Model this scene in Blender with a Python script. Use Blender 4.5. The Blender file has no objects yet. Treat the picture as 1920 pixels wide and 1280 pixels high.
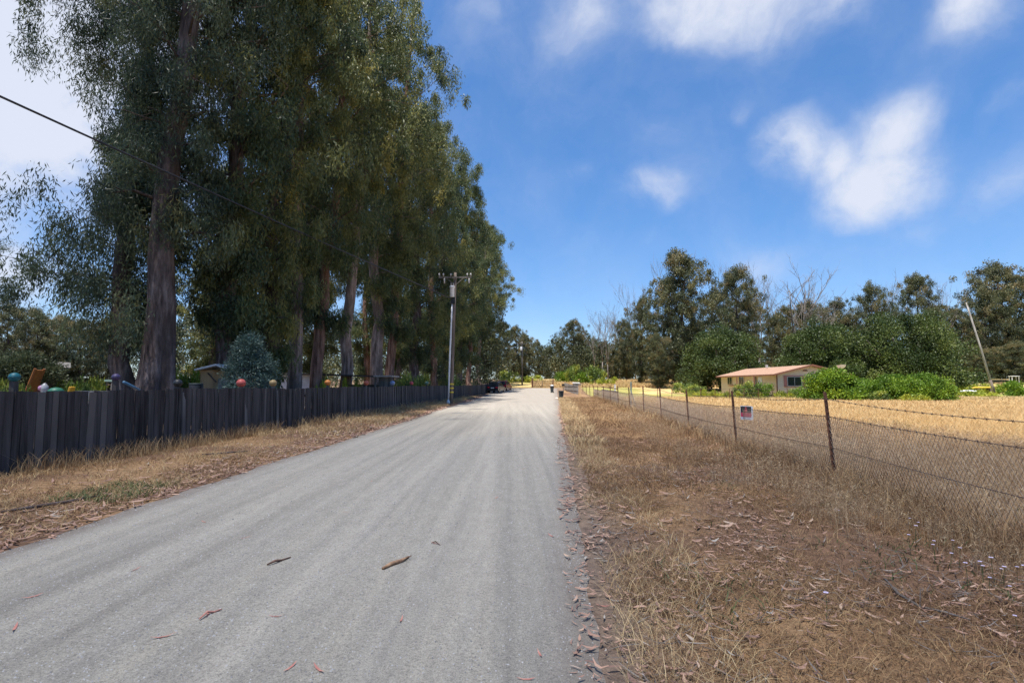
import bpy, math, random
import numpy as np
R = math.radians
rng = np.random.default_rng(11)
random.seed(5)
sc = bpy.context.scene
col = sc.collection

# ------------------------------------------------------------------ helpers
EYE = 1.6
def X(u, y):                      # metres right of the camera for a bearing read off the photograph at depth y
    return (u - 960) / 1003.0 * y
def Z(v, y):                      # height for a level read off the photograph at depth y
    return EYE + (720 - v) / 1000.0 * y
def sstep(a, b, t):
    t = np.clip((t - a) / (b - a), 0, 1); return t * t * (3 - 2 * t)
def hash2(i, j):
    n = (i * 374761393 + j * 668265263) & 0x7fffffff
    n = ((n ^ (n >> 13)) * 1274126177) & 0x7fffffff
    return ((n ^ (n >> 16)) & 0xffff) / 65535.0
def vnoise(x, y):
    x = np.asarray(x, float); y = np.asarray(y, float)
    i = np.floor(x).astype(np.int64); j = np.floor(y).astype(np.int64)
    fx = x - i; fy = y - j; fx = fx * fx * (3 - 2 * fx); fy = fy * fy * (3 - 2 * fy)
    a = hash2(i, j); b = hash2(i + 1, j); c = hash2(i, j + 1); d = hash2(i + 1, j + 1)
    return (a * (1 - fx) + b * fx) * (1 - fy) + (c * (1 - fx) + d * fx) * fy
def fbm(x, y, o=4):
    s = 0; a = .5; t = 0
    for k in range(o):
        s = s + a * vnoise(x * 2 ** k + 17 * k, y * 2 ** k + 5 * k); t += a; a *= .5
    return s / t
def road_l(y):
    return -5.0 + .012 * y + .22 * (vnoise(y * .35, 3.3) - .5) + .10 * (vnoise(y * 1.7, 9.1) - .5)
def road_r(y):
    return .22 + .082 * y + .14 * (vnoise(y * .4, 21.3) - .5) + .05 * (vnoise(y * 2.1, 4.1) - .5)
def fence_l(y): return -9.4 + .066 * y
def fence_r(y): return 4.45 + .082 * y
def gz(x, y):
    x = np.asarray(x, float); y = np.asarray(y, float)
    z = 3.0 * sstep(70, 150, y)
    off = np.minimum(sstep(0, 1.5, x - (.22 + .082 * y)) + sstep(0, 1.5, -5.0 + .012 * y - x), 1)
    z = z + off * (.10 * (fbm(x * .35, y * .35, 3) - .42) + .03 * (vnoise(x * 1.7, y * 1.7) - .5))
    z = z - .012 * sstep(-.3, .2, x - (-5 + .012 * y)) * sstep(-.3, .2, (.22 + .082 * y) - x) * 0
    return z
def g(x, y): return float(gz(x, y))

class MB:
    def __init__(s): s.v = []; s.f = []; s.n = 0; s.t = []
    def add(s, v, f, tint=.5):
        v = [tuple(p) for p in v]
        s.v += v; s.f += [tuple(i + s.n for i in q) for q in f]; s.n += len(v); s.t += [tint] * len(v)
    def box(s, c, d, rz=0, tint=.5, rx=0, ry=0):
        x, y, z = d[0] / 2, d[1] / 2, d[2] / 2
        P = np.array([(-x, -y, -z), (x, -y, -z), (x, y, -z), (-x, y, -z), (-x, -y, z), (x, -y, z), (x, y, z), (-x, y, z)])
        if rx: P = P @ np.array([[1, 0, 0], [0, math.cos(rx), math.sin(rx)], [0, -math.sin(rx), math.cos(rx)]])
        if ry: P = P @ np.array([[math.cos(ry), 0, -math.sin(ry)], [0, 1, 0], [math.sin(ry), 0, math.cos(ry)]])
        if rz: P = P @ np.array([[math.cos(rz), math.sin(rz), 0], [-math.sin(rz), math.cos(rz), 0], [0, 0, 1]])
        P = P + np.array(c)
        s.add(P, [(0, 3, 2, 1), (4, 5, 6, 7), (0, 1, 5, 4), (1, 2, 6, 5), (2, 3, 7, 6), (3, 0, 4, 7)], tint)
    def tube(s, pts, rad, n=6, tint=.5, cap=True, squash=None):
        pts = np.array(pts, float); m = len(pts)
        rad = np.full(m, rad) if np.isscalar(rad) else np.array(rad, float)
        V = []
        up = np.array([.31, .17, .93]) if abs((pts[-1] - pts[0])[2]) < .9 * np.linalg.norm(pts[-1] - pts[0]) else np.array([1., .1, 0])
        for i in range(m):
            d = pts[min(i + 1, m - 1)] - pts[max(i - 1, 0)]; d = d / (np.linalg.norm(d) + 1e-9)
            a = np.cross(d, up); a /= np.linalg.norm(a) + 1e-9; b = np.cross(d, a)
            for k in range(n):
                t = 2 * math.pi * k / n
                V.append(pts[i] + rad[i] * (a * math.cos(t) + b * math.sin(t)))
        F = []
        for i in range(m - 1):
            for k in range(n):
                F.append((i * n + k, i * n + (k + 1) % n, (i + 1) * n + (k + 1) % n, (i + 1) * n + k))
        if cap:
            F.append(tuple(range(n))[::-1]); F.append(tuple((m - 1) * n + k for k in range(n)))
        s.add(V, F, tint)
    def lathe(s, c, prof, n=16, tint=.5):
        V = []
        for r, z in prof:
            for k in range(n):
                t = 2 * math.pi * k / n; V.append((c[0] + r * math.cos(t), c[1] + r * math.sin(t), c[2] + z))
        F = [(i * n + k, i * n + (k + 1) % n, (i + 1) * n + (k + 1) % n, (i + 1) * n + k) for i in range(len(prof) - 1) for k in range(n)]
        F.append(tuple(range(n))[::-1]); F.append(tuple((len(prof) - 1) * n + k for k in range(n)))
        s.add(V, F, tint)
    def prism(s, poly, axis_vec, tint=.5):
        n = len(poly); a = np.array(axis_vec); P = [np.array(p, float) for p in poly]
        V = P + [p + a for p in P]
        F = [tuple(range(n))[::-1], tuple(range(n, 2 * n))] + [(i, (i + 1) % n, n + (i + 1) % n, n + i) for i in range(n)]
        s.add(V, F, tint)
    def build(s, name, mat, parent=None, smooth=False, bevel=0):
        me = bpy.data.meshes.new(name); me.from_pydata(s.v, [], s.f)
        at = me.attributes.new('tint', 'FLOAT', 'POINT'); at.data.foreach_set('value', np.array(s.t, np.float32))
        me.validate(); me.update()
        import bmesh
        bm = bmesh.new(); bm.from_mesh(me); bmesh.ops.recalc_face_normals(bm, faces=bm.faces); bm.to_mesh(me); bm.free()
        if smooth: me.polygons.foreach_set('use_smooth', [True] * len(me.polygons))
        me.materials.append(mat)
        o = bpy.data.objects.new(name, me); col.objects.link(o)
        if parent: o.parent = parent
        if bevel:
            m = o.modifiers.new('b', 'BEVEL'); m.width = bevel; m.segments = 2; m.limit_method = 'ANGLE'
        return o

def raw(name, V, F, mat, tint=None, smooth=False):
    """mesh from arrays; F is (n,3) or (n,4)"""
    V = np.asarray(V, np.float32).reshape(-1, 3); F = np.asarray(F, np.int32); k = F.shape[1]
    me = bpy.data.meshes.new(name)
    me.vertices.add(len(V)); me.vertices.foreach_set('co', V.ravel())
    me.loops.add(F.size); me.loops.foreach_set('vertex_index', F.ravel())
    me.polygons.add(len(F)); me.polygons.foreach_set('loop_start', np.arange(0, F.size, k, dtype=np.int32))
    if tint is not None:
        at = me.attributes.new('tint', 'FLOAT', 'POINT'); at.data.foreach_set('value', np.asarray(tint, np.float32).ravel())
    me.update(calc_edges=True)
    if smooth: me.polygons.foreach_set('use_smooth', [True] * len(F))
    me.materials.append(mat)
    return me
def link(name, me, parent=None):
    o = bpy.data.objects.new(name, me); col.objects.link(o)
    if parent: o.parent = parent
    return o
def tag(o, label=None, cat=None, group=None, kind=None):
    if label: o['label'] = label
    if cat: o['category'] = cat
    if group: o['group'] = group
    if kind: o['kind'] = kind
    return o
def thing(name, loc, label, cat, group=None, rz=0):
    o = bpy.data.objects.new(name, None); col.objects.link(o); o.empty_display_size = .2
    o.location = loc; o.rotation_euler = (0, 0, rz)
    return tag(o, label, cat, group)
def dup(root, loc, rz=0, sxy=1, sz=1, label=None, group=None):
    r = root.copy(); col.objects.link(r); r.location = loc; r.rotation_euler = (0, 0, rz); r.scale = (sxy, sxy, sz)
    if label: r['label'] = label
    if group: r['group'] = group
    for ch in list(root.children):
        c = ch.copy(); col.objects.link(c); c.parent = r
        for gch in list(ch.children):
            d = gch.copy(); col.objects.link(d); d.parent = c
    return r

# ------------------------------------------------------------------ materials
def mat(name, base=(.5, .5, .5), rough=.8, spec=.3, metal=0):
    m = bpy.data.materials.new(name); m.use_nodes = True
    b = m.node_tree.nodes['Principled BSDF']
    b.inputs['Base Color'].default_value = (*base, 1); b.inputs['Roughness'].default_value = rough
    b.inputs['Specular IOR Level'].default_value = spec; b.inputs['Metallic'].default_value = metal
    return m
def nd(m, t, **k):
    n = m.node_tree.nodes.new(t)
    for a, b in k.items():
        if a.startswith('i_'): n.inputs[a[2:].replace('_', ' ')].default_value = b
        else: setattr(n, a, b)
    return n
def ramp(m, fac, stops):
    r = nd(m, 'ShaderNodeValToRGB'); cr = r.color_ramp
    while len(cr.elements) < len(stops): cr.elements.new(.5)
    for e, (p, c) in zip(cr.elements, stops): e.position = p; e.color = (*c, 1)
    if fac is not None: m.node_tree.links.new(fac, r.inputs['Fac'])
    return r.outputs['Color']
def noise(m, scale, vec=None, detail=4, rough=.55, sc3=None):
    n = nd(m, 'ShaderNodeTexNoise'); n.inputs['Scale'].default_value = scale; n.inputs['Detail'].default_value = detail; n.inputs['Roughness'].default_value = rough
    tc = nd(m, 'ShaderNodeTexCoord')
    v = tc.outputs['Object'] if vec is None else vec
    if sc3:
        mp = nd(m, 'ShaderNodeMapping'); mp.inputs['Scale'].default_value = sc3
        m.node_tree.links.new(v, mp.inputs['Vector']); v = mp.outputs['Vector']
    m.node_tree.links.new(v, n.inputs['Vector'])
    return n.outputs['Fac']
def mixc(m, fac, a, b, mode='MIX'):
    n = nd(m, 'ShaderNodeMix', data_type='RGBA', blend_type=mode)
    for s, v in ((n.inputs['Factor'], fac), (n.inputs['A'], a), (n.inputs['B'], b)):
        pass
    L = m.node_tree.links
    for idx, v in ((0, fac), (6, a), (7, b)):
        s = n.inputs[idx]
        if hasattr(v, 'is_output'): L.new(v, s)
        elif isinstance(v, tuple): s.default_value = (*v, 1)
        else: s.default_value = v
    return n.outputs[2]
def attr(m, name='tint'):
    a = nd(m, 'ShaderNodeAttribute', attribute_name=name); return a.outputs['Fac']
def setc(m, c): m.node_tree.links.new(c, m.node_tree.nodes['Principled BSDF'].inputs['Base Color'])
def bump(m, h, strength=.3, dist=.02):
    b = nd(m, 'ShaderNodeBump'); b.inputs['Strength'].default_value = strength; b.inputs['Distance'].default_value = dist
    m.node_tree.links.new(h, b.inputs['Height']); m.node_tree.links.new(b.outputs['Normal'], m.node_tree.nodes['Principled BSDF'].inputs['Normal'])
def leafmat(name, stops, trans=.35, rough=.5, spec=.35):
    m = mat(name, rough=rough, spec=spec)
    c = ramp(m, attr(m), stops); setc(m, c)
    tr = nd(m, 'ShaderNodeBsdfTranslucent'); mx = nd(m, 'ShaderNodeMixShader'); mx.inputs[0].default_value = trans
    L = m.node_tree.links; L.new(c, tr.inputs['Color'])
    out = m.node_tree.nodes['Material Output']; b = m.node_tree.nodes['Principled BSDF']
    L.new(b.outputs[0], mx.inputs[1]); L.new(tr.outputs[0], mx.inputs[2]); L.new(mx.outputs[0], out.inputs['Surface'])
    return m
def barkmat(name, a, b, c, s=1.0):
    m = mat(name, rough=.9, spec=.1)
    n = noise(m, 5.0 * s, detail=9, rough=.7, sc3=(1, 1, .16)); n2 = noise(m, .9 * s, detail=6, rough=.6, sc3=(1, 1, .35))
    c1 = ramp(m, n, [(.34, a), (.5, b), (.66, c)])
    c2 = mixc(m, ramp(m, n2, [(.46, (0, 0, 0)), (.56, (.75, .75, .75))]), c1, tuple(.45 * k for k in b), 'MIX'); setc(m, c2)
    bump(m, n, .8, .06); return m
def noisy(name, a, b, scale, rough=.8, spec=.3, sc3=None, bstr=0, metal=0, lo=.35, hi=.65):
    m = mat(name, a, rough, spec, metal); n = noise(m, scale, detail=6, sc3=sc3)
    setc(m, ramp(m, n, [(lo, a), (hi, b)]))
    if bstr: bump(m, n, bstr, .02)
    return m

M = {}
M['euc'] = leafmat('eucalyptus_leaves', [(0, (.045, .07, .036)), (.4, (.115, .145, .056)), (.72, (.21, .22, .075)), (1, (.34, .29, .075))], .42)
M['euc_blue'] = leafmat('eucalyptus_leaves_bluish', [(0, (.035, .055, .038)), (.5, (.09, .118, .066)), (.85, (.15, .175, .08)), (1, (.24, .21, .08))], .4)
M['euc_far'] = leafmat('far_eucalyptus_leaves', [(0, (.045, .06, .034)), (.5, (.10, .115, .052)), (.85, (.17, .155, .065)), (1, (.24, .185, .09))], .33)
M['oak'] = leafmat('oak_leaves', [(0, (.026, .044, .013)), (.5, (.066, .098, .024)), (1, (.16, .19, .045))], .25)
M['bush'] = leafmat('bush_leaves', [(0, (.055, .11, .012)), (.5, (.14, .24, .02)), (1, (.28, .38, .03))], .3)
M['garden'] = leafmat('garden_leaves', [(0, (.06, .10, .03)), (.5, (.17, .24, .05)), (1, (.42, .42, .06))], .3)
M['mustard'] = leafmat('mustard_leaves', [(0, (.16, .2, .03)), (.5, (.34, .38, .04)), (1, (.5, .46, .05))], .3)
M['conifer'] = leafmat('conifer_needles', [(0, (.035, .065, .055)), (.5, (.075, .125, .105)), (1, (.15, .21, .18))], .15)
M['olive'] = leafmat('olive_leaves', [(0, (.045, .06, .028)), (.5, (.11, .13, .06)), (1, (.2, .22, .11))], .25)
M['twig'] = leafmat('dry_twigs', [(0, (.12, .10, .085)), (.5, (.2, .17, .145)), (1, (.3, .27, .24))], .2)
M['bark'] = barkmat('eucalyptus_bark', (.035, .026, .024), (.12, .09, .082), (.24, .19, .175))
M['bark_pale'] = barkmat('pale_eucalyptus_bark', (.07, .05, .042), (.22, .165, .14), (.38, .30, .265))
M['bark_red'] = barkmat('red_eucalyptus_bark', (.05, .03, .024), (.18, .105, .08), (.30, .2, .16))
M['deadwood'] = barkmat('dead_wood', (.12, .1, .09), (.24, .21, .19), (.38, .35, .33))
# fence boards
m = mat('dark_fence_boards', rough=.85, spec=.15)
n = noise(m, 6, detail=8, rough=.7, sc3=(1.2, 1.2, .07)); n2 = noise(m, .9, detail=4)
c = ramp(m, attr(m), [(0, (.016, .013, .013)), (.45, (.042, .036, .035)), (.8, (.082, .072, .068)), (1, (.18, .155, .135))])
c = mixc(m, ramp(m, n, [(.42, (0, 0, 0)), (.68, (.75, .75, .75))]), c, (.125, .112, .107))
c = mixc(m, ramp(m, n2, [(.5, (0, 0, 0)), (.75, (.35, .35, .35))]), c, (.03, .024, .02)); setc(m, c); bump(m, n, .5, .01); M['board'] = m
M['greywood'] = noisy('weathered_grey_wood', (.20, .185, .17), (.42, .39, .36), 5, .9, .1, (1, 1, .1), .4)
M['palewood'] = noisy('weathered_pale_wood', (.07, .066, .066), (.2, .185, .17), 5, .9, .1, (1, 1, .1), .4)
M['tanwood'] = noisy('tan_timber', (.34, .22, .12), (.52, .36, .2), 5, .9, .1, (1, 1, .1), .4)
M['polewood'] = noisy('brown_pole_wood', (.11, .085, .07), (.25, .2, .17), 5, .9, .1, (1, 1, .06), .4)
M['rust'] = noisy('rusted_steel', (.085, .038, .024), (.19, .085, .048), 30, .85, .3, None, .2)
M['wire'] = noisy('rusty_wire', (.06, .035, .028), (.16, .12, .10), 20, .7, .4)
M['mesh'] = noisy('dull_galvanised_wire', (.26, .18, .12), (.46, .36, .27), 9, .6, .4)
M['galv'] = noisy('grey_conduit', (.58, .59, .61), (.72, .73, .75), 3, .5, .4)
M['porcelain'] = noisy('insulator_porcelain', (.35, .33, .32), (.5, .48, .46), 8, .3, .5)
M['cable'] = noisy('black_cable', (.02, .022, .03), (.04, .042, .05), 4, .6, .3)
M['yellowband'] = noisy('yellow_reflector', (.6, .42, .03), (.7, .5, .05), 6, .5, .4)
M['black'] = noisy('black_plastic', (.012, .012, .013), (.03, .03, .032), 5, .5, .4)
M['binplastic'] = noisy('dark_green_bin_plastic', (.03, .04, .04), (.055, .065, .065), 5, .55, .4)
M['white'] = noisy('white_paint', (.7, .7, .7), (.82, .82, .8), 4, .6, .3)
M['shedwhite'] = noisy('white_sheet_wall', (.62, .65, .72), (.74, .76, .82), 2, .6, .3)
M['roofdark'] = noisy('dark_roof_sheet', (.03, .025, .025), (.07, .06, .055), 3, .8, .2)
M['glass'] = mat('window_glass', (.02, .025, .03), .08, .6)
M['carpaint'] = mat('dark_car_paint', (.012, .015, .026), .18, .6)
M['redpaint'] = mat('red_car_paint', (.16, .012, .022), .2, .6)
M['tyre'] = noisy('tyre_rubber', (.015, .015, .015), (.03, .03, .03), 20, .9, .2)
M['chrome'] = mat('wheel_alloy', (.5, .5, .52), .3, .5, .8)
M['tail'] = mat('tail_lamp_red', (.45, .01, .015), .2, .5)
M['siding'] = noisy('cream_siding', (.68, .545, .405), (.76, .615, .465), 3, .8, .2, (1, 1, 6))
M['skirt'] = noisy('pale_skirting', (.62, .56, .5), (.72, .66, .6), 3, .8, .2)
m = noisy('brown_shingles', (.28, .175, .12), (.40, .255, .18), 9, .9, .1, (1, .4, 1), .2); M['shingle'] = m
M['browntrim'] = noisy('brown_trim', (.2, .085, .055), (.28, .12, .08), 4, .7, .2)
M['pinktrim'] = noisy('faded_red_shutter', (.42, .17, .14), (.52, .23, .19), 4, .8, .2)
M['door'] = noisy('white_door', (.66, .68, .72), (.76, .78, .82), 4, .6, .3)
M['brick'] = noisy('terracotta', (.5, .22, .12), (.6, .3, .18), 6, .8, .2)

def paint(name, c, rough=.45): return noisy(name, tuple(.8 * k for k in c), c, 7, rough, .4)

# ------------------------------------------------------------------ camera
cam = bpy.data.cameras.new('camera'); co = bpy.data.objects.new('camera', cam); col.objects.link(co)
cam.sensor_width = 36; cam.lens = 18.75; cam.clip_start = .05; cam.clip_end = 6000
co.location = (0, 0, EYE); co.rotation_euler = (R(90) + math.atan(.08), 0, 0); sc.camera = co

# ------------------------------------------------------------------ sun and sky
SUN_EL = 74.0
saz = np.array([-.60, -.80]); saz /= np.linalg.norm(saz)     # towards the sun, seen from above: left and a little behind
sdir = np.array([saz[0] * math.cos(R(SUN_EL)), saz[1] * math.cos(R(SUN_EL)), math.sin(R(SUN_EL))])
sl = bpy.data.lights.new('sun', 'SUN'); so = bpy.data.objects.new('sun', sl); col.objects.link(so)
sl.energy = 5.0; sl.angle = R(.53); sl.color = (1, .955, .88)
from mathutils import Vector
so.rotation_euler = Vector(-sdir).to_track_quat('-Z', 'Y').to_euler(); so.location = (-40, -20, 90)

w = bpy.data.worlds.new('World'); sc.world = w; w.use_nodes = True
nt = w.node_tree; N = nt.nodes; L = nt.links
bg = N['Background']; out = N['World Output']
sky = N.new('ShaderNodeTexSky'); sky.sky_type = 'NISHITA'; sky.sun_disc = False
sky.sun_elevation = R(SUN_EL); sky.sun_rotation = math.atan2(sdir[0], sdir[1])
sky.air_density = 1.0; sky.dust_density = .2; sky.ozone_density = 3.0; sky.altitude = 50
bg.inputs['Strength'].default_value = .15
hs = N.new('ShaderNodeHueSaturation'); hs.inputs['Saturation'].default_value = 1.25; L.new(sky.outputs[0], hs.inputs['Color']); gmn = N.new('ShaderNodeGamma'); gmn.inputs['Gamma'].default_value = .78; L.new(hs.outputs[0], gmn.inputs['Color'])
tn = N.new('ShaderNodeMix'); tn.data_type = 'RGBA'; tn.blend_type = 'MULTIPLY'; tn.inputs[0].default_value = 1; tn.inputs[7].default_value = (.65, .77, .97, 1); L.new(gmn.outputs[0], tn.inputs[6]); L.new(tn.outputs[2], bg.inputs['Color'])
tc = N.new('ShaderNodeTexCoord')
def wn(t, **k):
    n = N.new(t)
    for a, b in k.items(): setattr(n, a, b)
    return n
def wmath(op, a, b=None, c=None, clamp=False):
    n = wn('ShaderNodeMath', operation=op, use_clamp=clamp)
    for i, v in enumerate((a, b, c)):
        if v is None: continue
        if hasattr(v, 'is_output'): L.new(v, n.inputs[i])
        else: n.inputs[i].default_value = v
    return n.outputs[0]
def wvec(op, a, b=None):
    n = wn('ShaderNodeVectorMath', operation=op)
    for i, v in enumerate((a, b)):
        if v is None: continue
        if hasattr(v, 'is_output'): L.new(v, n.inputs[i])
        else: n.inputs[i].default_value = v
    return n
D = tc.outputs['Generated']
nw = wn('ShaderNodeTexNoise'); nw.inputs['Scale'].default_value = 5; nw.inputs['Detail'].default_value = 5; L.new(D, nw.inputs['Vector'])
wob = wvec('SUBTRACT', nw.outputs['Color'], (.5, .5, .5)); wob = wvec('SCALE', wob.outputs[0]); wob.inputs['Scale'].default_value = .15
DW = wvec('ADD', D, wob.outputs[0]).outputs[0]
def skydir(u, v):
    xc = (u - 960) / 1000; yc = (640 - v) / 1000; p = math.atan(.08)
    d = np.array([xc, math.cos(p) - math.sin(p) * yc, math.sin(p) + math.cos(p) * yc]); return d / np.linalg.norm(d)
# clouds at fixed bearings and elevations of the sky: (bearing, radius, vertical squash, density)
clouds = [((1480, 280), .09, 1.25, .85), ((1560, 300), .09, 1.3, .8), ((1640, 330), .125, 1.3, 1.0), ((1690, 320), .10, 1.1, .9), ((1670, 240), .10, 1.5, .8), ((1225, 380), .085, 1.3, .62), ((1110, 330), .09, 2.6, .30),
          ((1235, 245), .06, 1.3, .28), ((1390, 215), .06, 2.2, .32), ((1330, -10), .17, 2.0, 1.0), ((1510, -30), .20, 2.0, .8), ((1090, 10), .13, 1.2, .5), ((1840, 5), .09, 1.1, .75),
          ((1895, 190), .04, 1.6, .5), ((1420, 490), .11, 1.4, .42), ((1940, 330), .10, 1.2, .35), ((1740, 430), .09, 2.0, .25),
          ((40, 130), .34, 1.3, 1.2), ((-150, 60), .45, 1.3, 1.3), ((110, 350), .17, 2.0, .7), ((30, 530), .16, 2.2, .8), ((330, 60), .25, 1.3, .9), ((1650, 560), .2, 4, .2), ((900, 20), .2, 1.5, .25)]
tot = None
for (u, v), r, sq, den in clouds:
    d = skydir(u, v)
    q = wvec('SUBTRACT', DW, tuple(d)).outputs[0]
    q = wvec('MULTIPLY', q, (1, 1, sq)).outputs[0]
    ln = wvec('LENGTH', q).outputs['Value']
    f = wmath('MULTIPLY_ADD', ln, -1 / r, 1.0, True)
    f = wmath('SMOOTHSTEP', f, 0, 1) if False else wmath('MULTIPLY', f, den * 1.5)
    tot = f if tot is None else wmath('SMOOTH_MAX', tot, f, .35)
n2 = wn('ShaderNodeTexNoise'); n2.inputs['Scale'].default_value = 6; n2.inputs['Detail'].default_value = 11; n2.inputs['Roughness'].default_value = .62; L.new(DW, n2.inputs['Vector'])
den = wmath('MULTIPLY', tot, wmath('MULTIPLY_ADD', n2.outputs['Fac'], 2.5, -.42))
mr = wn('ShaderNodeMapRange', interpolation_type='SMOOTHSTEP'); L.new(den, mr.inputs[0]); mr.inputs[1].default_value = .04; mr.inputs[2].default_value = 1.15; mr.inputs[3].default_value = 0; mr.inputs[4].default_value = .95
bg2 = wn('ShaderNodeBackground'); bg2.inputs['Color'].default_value = (.80, .85, .98, 1); bg2.inputs['Strength'].default_value = .56
mx = wn('ShaderNodeMixShader'); L.new(mr.outputs[0], mx.inputs[0]); L.new(bg.outputs[0], mx.inputs[1]); L.new(bg2.outputs[0], mx.inputs[2]); L.new(mx.outputs[0], out.inputs['Surface'])

sc.view_settings.view_transform = 'Standard'; sc.view_settings.look = 'None'; sc.view_settings.exposure = .79; sc.view_settings.gamma = 1
sc.cycles.max_bounces = 8; sc.cycles.diffuse_bounces = 5; sc.cycles.transmission_bounces = 6; sc.cycles.transparent_max_bounces = 8; sc.cycles.caustics_reflective = False; sc.cycles.caustics_refractive = False

# the cloud added out of view over the left shoulder to dim the near part of the lane
def add_shade_cloud():
    m = bpy.data.materials.new('shade_cloud_film'); m.use_nodes = True; n = m.node_tree.nodes; l = m.node_tree.links
    n.remove(n['Principled BSDF'])
    tr = n.new('ShaderNodeBsdfTransparent'); tl = n.new('ShaderNodeBsdfTranslucent'); tl.inputs['Color'].default_value = (.95, .95, .95, 1)
    mxs = n.new('ShaderNodeMixShader'); l.new(tr.outputs[0], mxs.inputs[1]); l.new(tl.outputs[0], mxs.inputs[2]); l.new(mxs.outputs[0], n['Material Output'].inputs['Surface'])
    a = n.new('ShaderNodeAttribute'); a.attribute_name = 'tint'; l.new(a.outputs['Fac'], mxs.inputs[0])
    H = 420.0; k = H / sdir[2]; cx = sdir[0] * k; cy = sdir[1] * k
    na, nr = 96, 60; V = []; T = []; F = []
    for side in (1, -1):
        for i in range(nr + 1):
            r = i / nr
            for j in range(na):
                t = 2 * math.pi * j / na
                lump = 1 + .05 * math.sin(3 * t + 1) + .03 * math.sin(7 * t)
                q_ = lambda v: math.copysign(abs(v) ** .45, v)
                xx = q_(math.cos(t)) * r * 115 - 97 + 3 * r * math.sin(9 * t); yy = q_(math.sin(t)) * r * 80 - 38
                th = math.sqrt(max(0, 1 - r * r)) * (16 if side > 0 else 7) * (1 + .5 * float(fbm(xx * .03 + 5, yy * .03, 3)))
                V.append((cx + xx, cy + yy, H + side * th)); T.append(.33 * float(1 - sstep(.90, .99, r)))
    def idx(s, i, j): return s * (nr + 1) * na + i * na + j % na
    for s in (0, 1):
        for i in range(nr):
            for j in range(na):
                F.append((idx(s, i, j), idx(s, i, j + 1), idx(s, i + 1, j + 1), idx(s, i + 1, j)))
    me = raw('cloud', V, F, m, T, True); o = link('cloud', me); tag(o, kind='structure')
add_shade_cloud()

# ------------------------------------------------------------------ ground and road
def axis(lo, hi, c, fine, growth):
    a = [c]; s = fine
    while a[-1] < hi: a.append(a[-1] + s); s *= growth
    b = [c]; s = fine
    while b[-1] > lo: b.append(b[-1] - s); s *= growth
    return np.array(sorted(set(b[1:] + a)))
xs = axis(-2500, 2500, 0, .16, 1.022); ys = axis(-80, 4000, 2, .16, 1.022)
GX, GY = np.meshgrid(xs, ys); GZ = gz(GX, GY)
nx, ny = len(xs), len(ys)
idx = np.arange(nx * ny).reshape(ny, nx)
F = np.stack([idx[:-1, :-1], idx[:-1, 1:], idx[1:, 1:], idx[1:, :-1]], -1).reshape(-1, 4)
gm = mat('dry_ground', rough=.95, spec=.1)
# what grows or lies where: field straw, verge dirt, yard soil, green field far right
def zones(x, y):
    n = fbm(x * .6, y * .6, 4); nl = fbm(x * .12 + 40, y * .12, 3)
    dirt = np.array([.175, .105, .068]); straw = np.array([.31, .195, .105]); gold = np.array([.56, .39, .18]); yard = np.array([.15, .11, .08]); green = np.array([.27, .27, .075]); dust = np.array([.55, .46, .37]); weed = np.array([.32, .215, .13])
    c = np.zeros(x.shape + (3,)); c[:] = straw
    k = sstep(.38, .62, n)[..., None]; c = c * (1 - k) + dirt * k
    e = (sstep(.9, .1, x - road_r(y)) * sstep(-.4, 0, x - road_r(y)))[..., None] * .8; c = c * (1 - e) + np.array([.19, .145, .115]) * e
    right = sstep(0, .6, x - fence_r(y))[..., None]
    fld = sstep(0, 1.2, x - fence_r(y) - np.clip(5.9 - .14 * (y - 8), .9, 6.2))[..., None]
    fc = weed * (1 - fld) + (gold * (.8 + .4 * n[..., None])) * fld
    c = c * (1 - right) + fc * right
    gr = (right * sstep(48, 56, y)[..., None] * sstep(.42, .56, nl)[..., None] * .8); c = c * (1 - gr) + green * gr
    gr = right * (sstep(48, 56, y) * sstep(36, 44, x) )[..., None] * .75; c = c * (1 - gr) + green * gr
    left = sstep(0, .4, fence_l(y) - x)[..., None]; yc = yard * (1 - .0) ; 
    sand = sstep(.5, .62, nl)[..., None]; yc = yc * (1 - sand) + np.array([.26, .18, .12]) * sand
    c = c * (1 - left) + yc * left
    far = sstep(97, 106, y)[..., None]; fg = gold * (.7 + .5 * n[..., None]); k = sstep(.45, .62, nl)[..., None] * .7; fg = fg * (1 - k) + green * k
    c = c * (1 - far * (1 - left)) + fg * far * (1 - left)
    return c
me = raw('ground', np.stack([GX, GY, GZ], -1).reshape(-1, 3), F, gm, None, True)
ca = me.attributes.new('soil', 'FLOAT_COLOR', 'POINT'); C = np.ones((nx * ny, 4), np.float32); C[:, :3] = zones(GX, GY).reshape(-1, 3); ca.data.foreach_set('color', C.ravel())
a = nd(gm, 'ShaderNodeAttribute', attribute_name='soil').outputs['Color']
n1 = noise(gm, 9, detail=10, rough=.7); n2_ = noise(gm, 60, detail=5, rough=.7)
cc = mixc(gm, 1.0, a, ramp(gm, n1, [(.3, (.55, .52, .5)), (.5, (.95, .95, .95)), (.72, (1.45, 1.4, 1.3))]), 'MULTIPLY')
cc = mixc(gm, 1.0, cc, ramp(gm, n2_, [(.3, (.6, .6, .6)), (.7, (1.35, 1.35, 1.35))]), 'MULTIPLY'); setc(gm, cc); bump(gm, n1, .7, .05)
go = link('ground', me); tag(go, kind='structure')

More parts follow.
